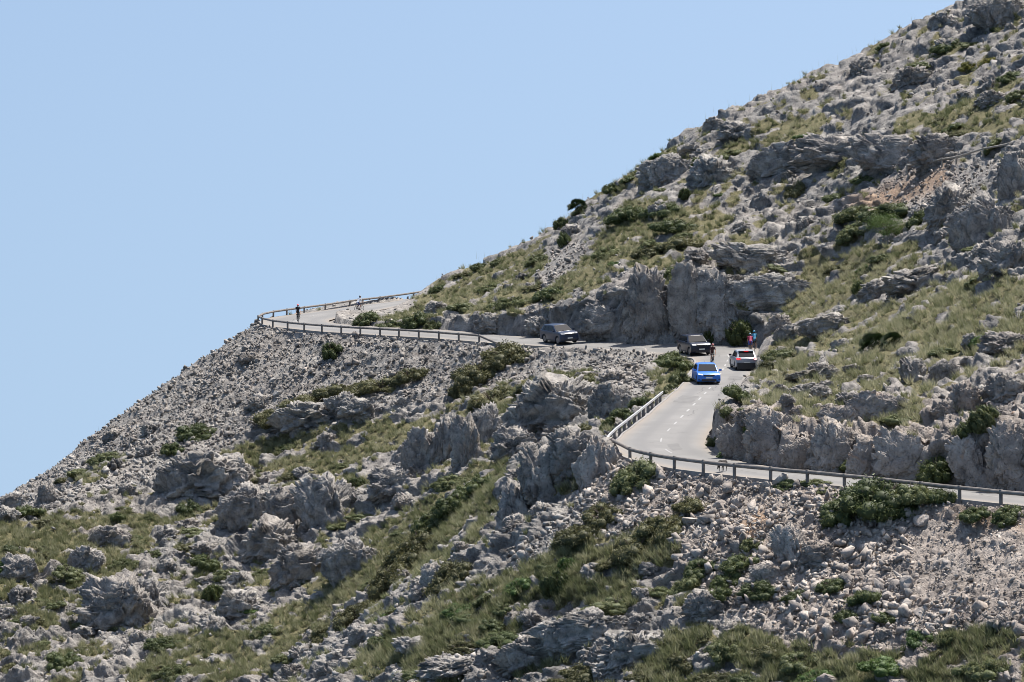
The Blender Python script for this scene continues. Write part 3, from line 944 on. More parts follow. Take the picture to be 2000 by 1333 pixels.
OUT = [  # u, v of the middle, width, height in photo pixels, label
 (400,948,185,95,'dark grey crag under the left end of the stony flank'),
 (455,935,90,80,'split grey crag joined to the right of the dark left crag'),
 (640,1000,115,125,'big rounded grey crag left of the gully'),
 (570,1015,110,100,'grey crag with a pale slanting face beside the big rounded crag'),
 (490,1000,110,95,'grey ridge of rock running down to the left from the central crags'),
 (530,1070,120,90,'grey tilted slab below the central crags'),
 (216,1056,80,44,'single pale dome of rock in the grass at far left'),
 (235,1200,150,125,'massive dark grey block at lower left with upright fluting'),
 (295,1170,70,70,'small grey block leaning on the massive lower left block'),
 (595,1125,125,95,'fluted grey crag in the middle of the lower slope'),
 (690,1105,110,95,'grey crag at the top of the dark heath patch'),
 (470,1195,110,70,'bedded grey rock between the lower left block and the fluted crag'),
 (825,905,85,110,'grey pillar of rock at the left end of the row of pillars'),
 (770,955,90,70,'low grey shoulder of rock left of the row of pillars'),
 (870,880,70,115,'second grey pillar in the row below the heath strip'),
 (915,890,65,120,'third grey pillar in the row below the heath strip'),
 (955,850,75,105,'grey pillar next to the huge overhanging block'),
 (1090,812,205,125,'huge grey block of limestone beside the road bend rail'),
 (1195,800,90,80,'pale broken rock right of the huge grey block'),
 (1010,880,85,75,'grey rock at the foot of the huge block'),
 (1060,945,100,125,'near grey crag with a dark cleft above the gully'),
 (1120,905,110,105,'rounded top of the near crag beside the rail end'),
 (1165,925,75,120,'pale ribbed rock between the near crag and the rubble'),
 (1010,1010,70,110,'dark foot of the near crag in the gully'),
 (600,822,150,62,'dark grey ledge of rock under the long heath strip'),
 (700,805,70,45,'low grey rock right of the dark ledge under the heath'),
 (1545,1078,66,92,'upright pale slab with dark cracks on the rubble slope'),
 (1600,1095,85,55,'pale slab leaning behind the upright cracked slab'),
 (1150,1240,190,85,'large fluted grey outcrop at the bottom edge of the middle'),
 (1235,1285,160,85,'grey ledges right of the large fluted outcrop at the bottom'),
 (1050,1285,170,75,'grey bedded rock at the bottom left of the large fluted outcrop'),
 (890,1312,130,50,'grey rock cut by the bottom edge of the picture'),
 (810,1265,85,36,'pale flat rock lying in the bottom grass'),
 (850,1140,60,60,'pale rock standing at the right of the dark heath'),
 (1625,640,115,48,'dark grey rock with bushes at the top of the grassy bank'),
 (1524,640,56,44,'pale rock beside the two riders going uphill'),
 (1540,660,60,38,'low pale rock on the bank behind the white car'),
 (1968,680,95,52,'pale rounded rock in the grass at the right edge'),
 (1785,735,62,60,'grey pointed rock above the near rock cut'),
 (1885,790,62,66,'rounded grey rock over the gully with the bush'),
 (1845,728,50,44,'small grey rock pair in the grass above the near rock cut'),
 (1965,765,80,60,'grey rock above the tall cut at the right edge'),
 (1700,800,105,55,'pale rock shelf above the middle of the near rock cut'),
 (1640,820,80,45,'pale rocks at the rim of the near rock cut'),
 (1580,765,70,28,'flat pale rocks showing through the grass near the road'),
 (1470,822,70,40,'pale rocks at the corner of the near bend'),
 (1925,455,125,130,'tall dark crag at the right edge above the grassy bank'),
 (1860,415,95,85,'dark pointed crag left of the tall crag at the right edge'),
 (1985,370,75,110,'dark buttress at the right edge beside the upper rail'),
 (1965,520,95,85,'grey buttress below the tall dark crag'),
 (1795,556,160,56,'broad grey rock over the grassy bank'),
 (1720,575,80,45,'low grey rock left of the broad rock over the bank'),
 (1310,345,110,75,'pale cliff corner high on the hillside near the left skyline'),
 (1395,350,90,70,'dark fluted rock right of the pale cliff corner'),
 (1535,318,150,60,'left stretch of the upper rock wall'),
 (1640,304,165,62,'middle stretch of the upper rock wall'),
 (1742,303,170,66,'smooth stretch of the upper rock wall behind the rail'),
 (1832,300,110,56,'right end of the upper rock wall'),
 (1950,30,95,72,'dark crag at the very top right'),
 (1785,158,80,46,'dark fluted dome on the upper hillside'),
 (1395,252,44,34,'grey knob of rock on the skyline'),
 (1440,262,64,40,'sloping grey rock right of the skyline knob'),
 (1470,507,180,50,'dark overhanging ledge above the big road cut'),
 (1400,600,90,110,'broken pale rock at the right end of the big road cut'),
 (1500,572,180,62,'rough grey rocks right of the big road cut'),
 (1270,605,95,125,'tall smooth grey face in the big road cut'),
 (1350,600,90,135,'tall smooth grey face at the right of the big road cut'),
 (1180,635,85,60,'lower grey face at the left of the big road cut'),
 (1060,640,70,40,'grey fluted rock behind the dark blue grey car'),
 (960,636,60,36,'grey fluted rocks beside the far straight'),
 (30,985,75,40,'dark crag on the left edge of the picture at the skyline'),
 (95,975,40,50,'grey knob beside the dark crag at the left skyline'),
 (170,1100,70,50,'pale rock in the grass at lower far left'),
 (40,1120,70,60,'pale slabs at the left edge below the grass'),
 (1440,868,84,70,'first pale block of the near rock cut beside the bend'),
 (1505,862,96,98,'second pale block of the near rock cut from the bend'),
 (1570,892,80,64,'third block of the near rock cut, right of a hanging shrub'),
 (1632,884,100,96,'fourth block of the near rock cut with a flat face'),
 (1695,906,90,68,'fifth block of the near rock cut with a split top'),
 (1762,900,100,100,'broad pale block of the near rock cut left of the round bush'),
 (1895,905,80,92,'tall stained block of the near rock cut right of the round bush'),
 (1975,898,92,112,'tallest block of the near rock cut at the right edge'),
 (1500,1120,60,40,'pale rock among dark low shrubs on the rubble slope'),
 (1380,1185,80,50,'long pale rock at the lower end of the rubble'),
]
def place_rock(u, v, wpx, hpx, mesh, name, yaw=None, sink=0.3, depth=0.8):
    i = at(u, v + hpx * sink * 0.4)
    D = float(SD[i])
    s = D / F
    c = P(u, v, D + (wpx * s * 0.16 if depth > 0.5 else -0.1))
    o = bpy.data.objects.new(name, mesh); COL.objects.link(o)
    o.location = c
    if inpoly(np.array([u]), np.array([v]), WARM[0])[0] or inpoly(np.array([u]), np.array([v]), WARM[2])[0]:
        o.material_slots[0].link = 'OBJECT'; o.material_slots[0].material = ROCKW if name != 'boulder' else STONEW
    o.rotation_euler = (R(random.uniform(-8, 8)), R(random.uniform(-14, 4)), random.uniform(0, 6.28) if yaw is None else yaw)
    o.scale = (wpx * s * 0.5, wpx * s * 0.5 * depth, hpx * s * 0.54)
    return o
for k, (u, v, w_, h_, lab) in enumerate(OUT):
    cutf = 'road cut' in lab or 'upper rock wall' in lab or 'of the near rock cut' in lab
    tag(place_rock(u, v + (0.06 * h_ if cutf else 0), w_ * 1.08, h_ * (1.2 if cutf else 1.08), OUTM[k % len(OUTM)], 'rock_outcrop', yaw=random.uniform(-0.25, 0.25) if h_ < w_ * 1.6 else None,
                   depth=0.35 if cutf else 0.75), lab, 'rock', 'limestone outcrops')
for k, (u, v, w_, h_) in enumerate([(1575,738,92,18),(1622,732,54,24),(1668,722,42,20),(1577,753,28,20),(1602,766,44,24),(1616,756,28,22),(1522,766,38,26),(1538,782,30,20),
        (1562,806,38,26),(1622,806,44,28),(1662,788,66,42),(1692,741,32,16),(1742,752,34,26),(1730,800,48,38),(1758,790,34,34),(1600,800,30,18),(1508,752,26,16)]):
    tag(place_rock(u, v, w_, h_, OUTM[(k * 5) % len(OUTM)], 'rock_outcrop', yaw=random.uniform(-0.3, 0.3)), 'pale rock in the bank ' + ('by the road' if u < 1570 else where(u, v)), 'rock', 'pale rocks in the grassy bank')
# smaller ribs of bedrock break the surface everywhere it is bare
vis_i = np.where(VIS & (SU > -60) & (SU < 2060) & (SV > -20) & (SV < 1390))[0]
prob = (~inpoly(SU[vis_i], SV[vis_i], [(1380,640),(1560,640),(1560,760),(1380,760)])) * (1 - calm[vis_i]) * (~NEARSKY[vis_i]) * (1 - A_grass[vis_i]) * (1 - 0.8 * A_scree[vis_i]) * (TDE[vis_i] > 3.0)
pick = rng.choice(vis_i, 170, False, prob / prob.sum())
for k, i in enumerate(pick):
    wp = float(rng.uniform(26, 70)); hp = wp * float(rng.uniform(0.45, 0.8))
    o = place_rock(float(SU[i]), float(SV[i]), wp, hp, OUTM[int(rng.integers(len(OUTM)))], 'rock_rib', sink=0.1)
    siz = 'small' if wp < 40 else 'medium' if wp < 55 else 'long'
    tag(o, siz + ' grey rib of bedrock ' + where(SU[i], SV[i]), 'rock', 'ribs of bedrock')

# boulders: the largest loose stones, one by one ------------------------------
BOU = [(1803,1022,46,34,'rounded pale boulder alone in the gravel under the big bush'), (1740,1008,44,30,'pale boulder pair partner at the top of the rubble'),
 (1612,1228,52,38,'large flat topped pale boulder near the bottom right grass'), (1690,1190,46,36,'pale boulder half sunk in dark shrubs'),
 (1770,1145,44,50,'upright pale boulder in the lower right rubble'), (1735,1165,40,36,'brownish boulder beside the upright boulder'),
 (1350,1020,44,40,'pointed pale boulder at the edge of the long heath patch'), (1365,1045,40,30,'low boulder just below the pointed boulder'),
 (1345,1085,34,26,'pale boulder under the long heath patch'), (1500,950,40,22,'pale boulder close under the near guardrail'),
 (1330,930,34,18,'grey boulder at the foot of a near guardrail post'), (1060,688,20,16,'grey boulder on the road edge in front of the dark blue grey car'),
 (1112,695,24,15,'brown grey boulder below the road in front of the dark blue grey car'), (1035,690,18,14,'pale boulder at the upper end of the heath patch'),
 (370,860,26,20,'pinkish pale boulder low on the stony flank'), (545,770,24,18,'pale boulder in the middle of the stony flank'),
 (560,735,20,16,'grey boulder high on the stony flank'), (1680,1020,36,26,'pale wedge boulder left of the gravel patch'),
 (1860,1230,44,34,'pale blocky boulder above the lower right grass'), (1800,1200,42,34,'pale long boulder in the lower right rubble'),
 (1895,1302,36,26,'lone pale boulder in the lower right grass'), (1150,1000,34,26,'pale boulder at the left rim of the rubble'),
 (1480,690,0,0,'')]
for k, (u, v, w_, h_, lab) in enumerate(BOU):
    if not w_: continue
    tag(place_rock(u, v, w_, h_, BOUM[k % len(BOUM)], 'boulder', sink=0.35, depth=0.9), lab, 'boulder', 'loose boulders')
p2 = (1 - calm[vis_i]) * (~NEARSKY[vis_i]) * (A_scree[vis_i] + 0.10 * (1 - A_grass[vis_i])) * (TDE[vis_i] > 0.9) * np.where((SU[vis_i] > 1780) & (SV[vis_i] < 1170), 0.2, 1) * np.where(SV[vis_i] > 900, 2.2, 0.6)
pick = rng.choice(vis_i, 270, False, p2 / p2.sum())
for i in pick:
    D = float(SD[i])
    wp = float(np.clip(rng.lognormal(math.log(0.66), 0.3), 0.4, 1.35)) * ppm(D)
    o = place_rock(float(SU[i]), float(SV[i]), wp, wp * float(rng.uniform(0.55, 0.85)), BOUM[int(rng.integers(len(BOUM)))], 'boulder', sink=0.1, depth=0.8)
    m_ = wp / ppm(D)
    siz = 'small' if m_ < 0.55 else 'medium' if m_ < 0.75 else 'large' if m_ < 0.95 else 'very large'
    tag(o, siz + ' loose boulder ' + where(SU[i], SV[i]), 'boulder', 'loose boulders')

# scree ------------------------------------------------------------
def hull_stone(seed, npt=10):
    r = np.random.default_rng(seed)
    bm = bmesh.new()
    pts = r.normal(size=(npt, 3)); pts /= np.linalg.norm(pts, axis=1, keepdims=True)
    pts *= np.array([1.0, r.uniform(0.5, 0.9), r.uniform(0.35, 0.75)]) * r.uniform(0.85, 1.1, (npt, 1))
    for p in pts: bm.verts.new(p)
    g = bmesh.ops.convex_hull(bm, input=bm.verts)
    bmesh.ops.triangulate(bm, faces=bm.faces)
    bm.verts.ensure_lookup_table(); bm.verts.index_update()
    v = np.array([x.co[:] for x in bm.verts]); f = np.array([[q.index for q in x.verts] for x in bm.faces])
    bm.free()
    return v, f
STONES = [hull_stone(900 + k) for k in range(14)]
GRAVEL = [hull_stone(950 + k, 8) for k in range(8)]
def rand_rot(n, r):
    q = r.normal(size=(n, 4)); q /= np.linalg.norm(q, axis=1, keepdims=True)
    a, b, c, d = q.T
    return np.stack([np.stack([1 - 2 * (c * c + d * d), 2 * (b * c - a * d), 2 * (b * d + a * c)], 1),
                     np.stack([2 * (b * c + a * d), 1 - 2 * (b * b + d * d), 2 * (c * d - a * b)], 1),
                     np.stack([2 * (b * d - a * c), 2 * (c * d + a * b), 1 - 2 * (b * b + c * c)], 1)], 1)
def scatter_stones(name, pool, n, prob, med, sig, lo, hi, label, STONES=STONES):
    pick = rng.choice(pool, n, True, prob / prob.sum())
    pos = DISP[pick] + rng.normal(size=(n, 3)) * np.array([0.12, 0.12, 0.0])
    size = np.clip(rng.lognormal(math.log(med), sig, n), lo, hi) * 0.5
    size *= np.where((SU[pick] > 1780) & (SV[pick] < 1170) & (SV[pick] > 980), 0.5, 1.0)
    tone = np.clip(rng.uniform(-0.1, 1.0, n), 0, 1) ** 1.5
    Rm = rand_rot(n, rng)
    kind = rng.integers(len(STONES), size=n)
    vv, ff, ww, tt_ = [], [], [], []
    base = 0
    wtone = np.clip(A_warm[pick] * 0.7 + 0.03 + rng.normal(0, 0.2, n), 0, 1)
    for k, (sv, sf) in enumerate(STONES):
        m = np.where(kind == k)[0]
        if not len(m): continue
        p = np.einsum('nij,vj->nvi', Rm[m], sv) * size[m][:, None, None] + pos[m][:, None, :] + np.array([0, 0, 1]) * (size[m] * 0.25)[:, None, None]
        f = sf[None] + (np.arange(len(m)) * len(sv))[:, None, None] + base
        vv.append(p.reshape(-1, 3)); ff.append(f.reshape(-1, 3)); ww.append(np.repeat(wtone[m], len(sv))); tt_.append(np.repeat(tone[m], len(sv)))
        base += len(m) * len(sv)
    me = np_mesh(name, np.concatenate(vv), np.concatenate(ff), 3, False, {'warm': np.concatenate(ww), 'tone': np.concatenate(tt_)})
    return tag(link(name, me, None, [STONEM]), label, 'stones', kind='stuff')
# stones stay off the asphalt
far = SV[vis_i] < 890
ok = (TDE[vis_i] > 0.55)
scatter_stones('scree', vis_i, 10000, (A_scree[vis_i] * ok * far), 0.27, 0.55, 0.10, 1.0, 'loose grey scree on the slope below the far leg of the road')
scatter_stones('rubble', vis_i, 8000, (A_scree[vis_i] * ok * ~far), 0.27, 0.62, 0.08, 1.2, 'pale limestone rubble on the slope below the near guardrail')
scatter_stones('gravel', vis_i, 13000, (A_scree[vis_i] * ok), 0.13, 0.35, 0.06, 0.26, 'fine pale gravel filling the gaps of the scree', GRAVEL)
scatter_stones('loose_stone', vis_i, 5000, (1 - A_scree[vis_i]) * (1 - 0.85 * A_grass[vis_i]) * ok, 0.26, 0.45, 0.1, 0.7, 'loose stones lying between the ribs of bedrock and the grass')
print('rocks', round(time.time() - T0, 1))
# ------------------------------------------------------------------ plants
def leaf_mat(name, c1, c2, c3, tr=0.25):
    m, n, l, b = new_mat(name)
    a = n.new('ShaderNodeAttribute'); a.attribute_name = 'tint'
    oi = n.new('ShaderNodeObjectInfo')
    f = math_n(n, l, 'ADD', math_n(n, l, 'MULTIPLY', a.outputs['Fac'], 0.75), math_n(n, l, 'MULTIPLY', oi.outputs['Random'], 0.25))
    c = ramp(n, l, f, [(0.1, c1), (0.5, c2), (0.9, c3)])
    l.new(c, b.inputs['Base Color'])
    b.inputs['Roughness'].default_value = 0.6
    b.inputs['Specular IOR Level'].default_value = 0.25
    t = n.new('ShaderNodeBsdfTranslucent'); l.new(c, t.inputs[0])
    mx = n.new('ShaderNodeMixShader'); mx.inputs[0].default_value = tr
    l.new(b.outputs[0], mx.inputs[1]); l.new(t.outputs[0], mx.inputs[2])
    l.new(mx.outputs[0], n['Material Output'].inputs[0])
    return m
LEAF = {
 'd': leaf_mat('dark_leaf', (0.034, 0.046, 0.016), (0.078, 0.097, 0.034), (0.15, 0.17, 0.065)),
 'o': leaf_mat('olive_leaf', (0.055, 0.066, 0.026), (0.12, 0.135, 0.055), (0.22, 0.225, 0.10)),
 'b': leaf_mat('heath_leaf', (0.055, 0.056, 0.025), (0.11, 0.108, 0.048), (0.19, 0.178, 0.08)),
 'g': leaf_mat('fresh_leaf', (0.03, 0.055, 0.014), (0.07, 0.115, 0.03), (0.14, 0.19, 0.05)),
 'y': leaf_mat('yellow_leaf', (0.08, 0.085, 0.015), (0.16, 0.15, 0.03), (0.28, 0.24, 0.05)),
 's': leaf_mat('grey_twig', (0.06, 0.055, 0.05), (0.12, 0.11, 0.10), (0.2, 0.18, 0.165), 0.05),
}
STEM = plain('shrub_stem', (0.12, 0.09, 0.065), 0.9, var=0.3)
GRASSM = leaf_mat('tussock_grass', (0.08, 0.097, 0.042), (0.195, 0.203, 0.103), (0.42, 0.395, 0.26), 0.4)

SPH_V, SPH_F = ico(2)
def cushion(seed, n=7000, leaf=0.075):
    """leaves all through a low uneven dome over a dense core of darker foliage lumps, radius 1, height 1"""
    r = np.random.default_rng(seed)
    nl = int(r.integers(30, 42))                # lobes
    ang = r.uniform(0, 2 * math.pi, nl); rad = np.sqrt(r.uniform(0, 0.68, nl))
    lc = np.stack([rad * np.cos(ang), rad * np.sin(ang), (0.08 + r.uniform(0.10, 0.55, nl) * (1 - rad ** 2))], 1)
    lr = r.uniform(0.10, 0.30, nl)
    lt = r.uniform(-0.28, 0.28, nl)
    k = r.integers(nl, size=n)
    d = r.normal(size=(n, 3)); d /= np.linalg.norm(d, axis=1, keepdims=True)
    sh = r.uniform(0.45, 1.0, n) ** 0.3
    ns = fbm(d * 2.5 + seed, 3, seed)
    c = lc[k] + d * (lr[k] * sh * (1.1 + 0.55 * ns) * r.uniform(0.9, 1.25, n))[:, None]
    c[:, 2] = np.where(c[:, 2] < 0.02, r.uniform(0.0, 0.2, n), c[:, 2])
    a = r.normal(size=(n, 3)) + d * 0.6; a /= np.linalg.norm(a, axis=1, keepdims=True)
    b = np.cross(a, r.normal(size=(n, 3))); b /= np.linalg.norm(b, axis=1, keepdims=True)
    ln = leaf * r.uniform(0.6, 1.4, n)[:, None]
    v = np.stack([c - a * ln * 0.5 - b * ln * 0.25, c - a * ln * 0.5 + b * ln * 0.25, c + a * ln * 0.6], 1).reshape(-1, 3)
    t = np.repeat(np.clip(0.5 + lt[k] + 0.4 * ns + r.normal(0, 0.2, n), 0, 1), 3)
    f = np.arange(n * 3).reshape(n, 3)
    for j in range(nl):
        nn = 0.86 * (1 + 0.3 * fbm(SPH_V * 2.5 + seed + j, 2, seed))
        hv = lc[j] + SPH_V * (lr[j] * nn)[:, None]
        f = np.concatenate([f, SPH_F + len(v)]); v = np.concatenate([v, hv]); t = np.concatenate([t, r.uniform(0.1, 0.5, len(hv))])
    return np_mesh('foliage', v, f, 3, False, {'tint': t})

def stems(seed):
    r = np.random.default_rng(seed)
    b = MB()
    for _ in range(9):
        a = r.uniform(0, 6.28); q = r.uniform(0.2, 0.6)
        e = (q * math.cos(a), q * math.sin(a), r.uniform(0.4, 0.75))
        b.tube([(0.1 * math.cos(a), 0.1 * math.sin(a), -0.25), (e[0] * 0.5, e[1] * 0.5, e[2] * 0.55), e], [0.035, 0.025, 0.01], 5)
    me = bpy.data.meshes.new('stem'); me.from_pydata(b.v, [], b.f); me.materials.append(STEM)
    return me
CUSH = {}
for kd in LEAF:
    CUSH[kd] = []
    for k in range(4):
        m_ = cushion(40 + k * 11 + ord(kd), 7000 if kd != 's' else 2500, 0.075 if kd != 's' else 0.05)
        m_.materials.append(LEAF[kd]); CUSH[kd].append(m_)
STEMM = [stems(70 + k) for k in range(4)]

def shrub(u, v, wpx, hpx, kd, name='shrub', lean=0.0):
    """a shrub whose crown fills wpx x hpx photo pixels around (u, v)"""
    i = at(u, v + hpx * 0.30)
    D = float(SD[i]); s = D / F
    base = DISP[i].copy()
    nrm = Vector(SURF_N[i].tolist()); 
    if nrm.z < 0.3: nrm = Vector((nrm.x, nrm.y, 0.5)).normalized()
    up = (nrm * 0.55 + Vector((0, 0, 1)) * 0.45).normalized()
    rx = max(wpx * s * 0.5, 0.15); rz = max(hpx * s * 0.88, 0.2)
    root = empty(name)
    q = up.to_track_quat('Z', 'Y')
    M = Matrix.Translation(P(u, SV[i], D).tolist()) @ q.to_matrix().to_4x4() @ Matrix.Rotation(random.uniform(0, 6.28), 4, 'Z')
    root.matrix_world = Matrix.Translation(base.tolist()) @ Matrix.Rotation(-lean, 4, 'Y') @ (q.to_matrix().to_4x4())
    k = random.randrange(4)
    yaw = random.uniform(0, 6.28) if wpx < hpx * 1.9 else random.choice((0, math.pi))
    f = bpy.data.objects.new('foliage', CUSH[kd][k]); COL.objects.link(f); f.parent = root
    t = bpy.data.objects.new('stem', STEMM[k]); COL.objects.link(t); t.parent = root
    for o in (f, t):
        o.scale = (rx * 1.25, rx * 1.25 if wpx < hpx * 1.9 else max(rx * 0.75, rz * 1.2), rz)
    f.rotation_euler.z = yaw if wpx < hpx * 1.9 else yaw
    f.location.z = -0.08 * rz
    return root

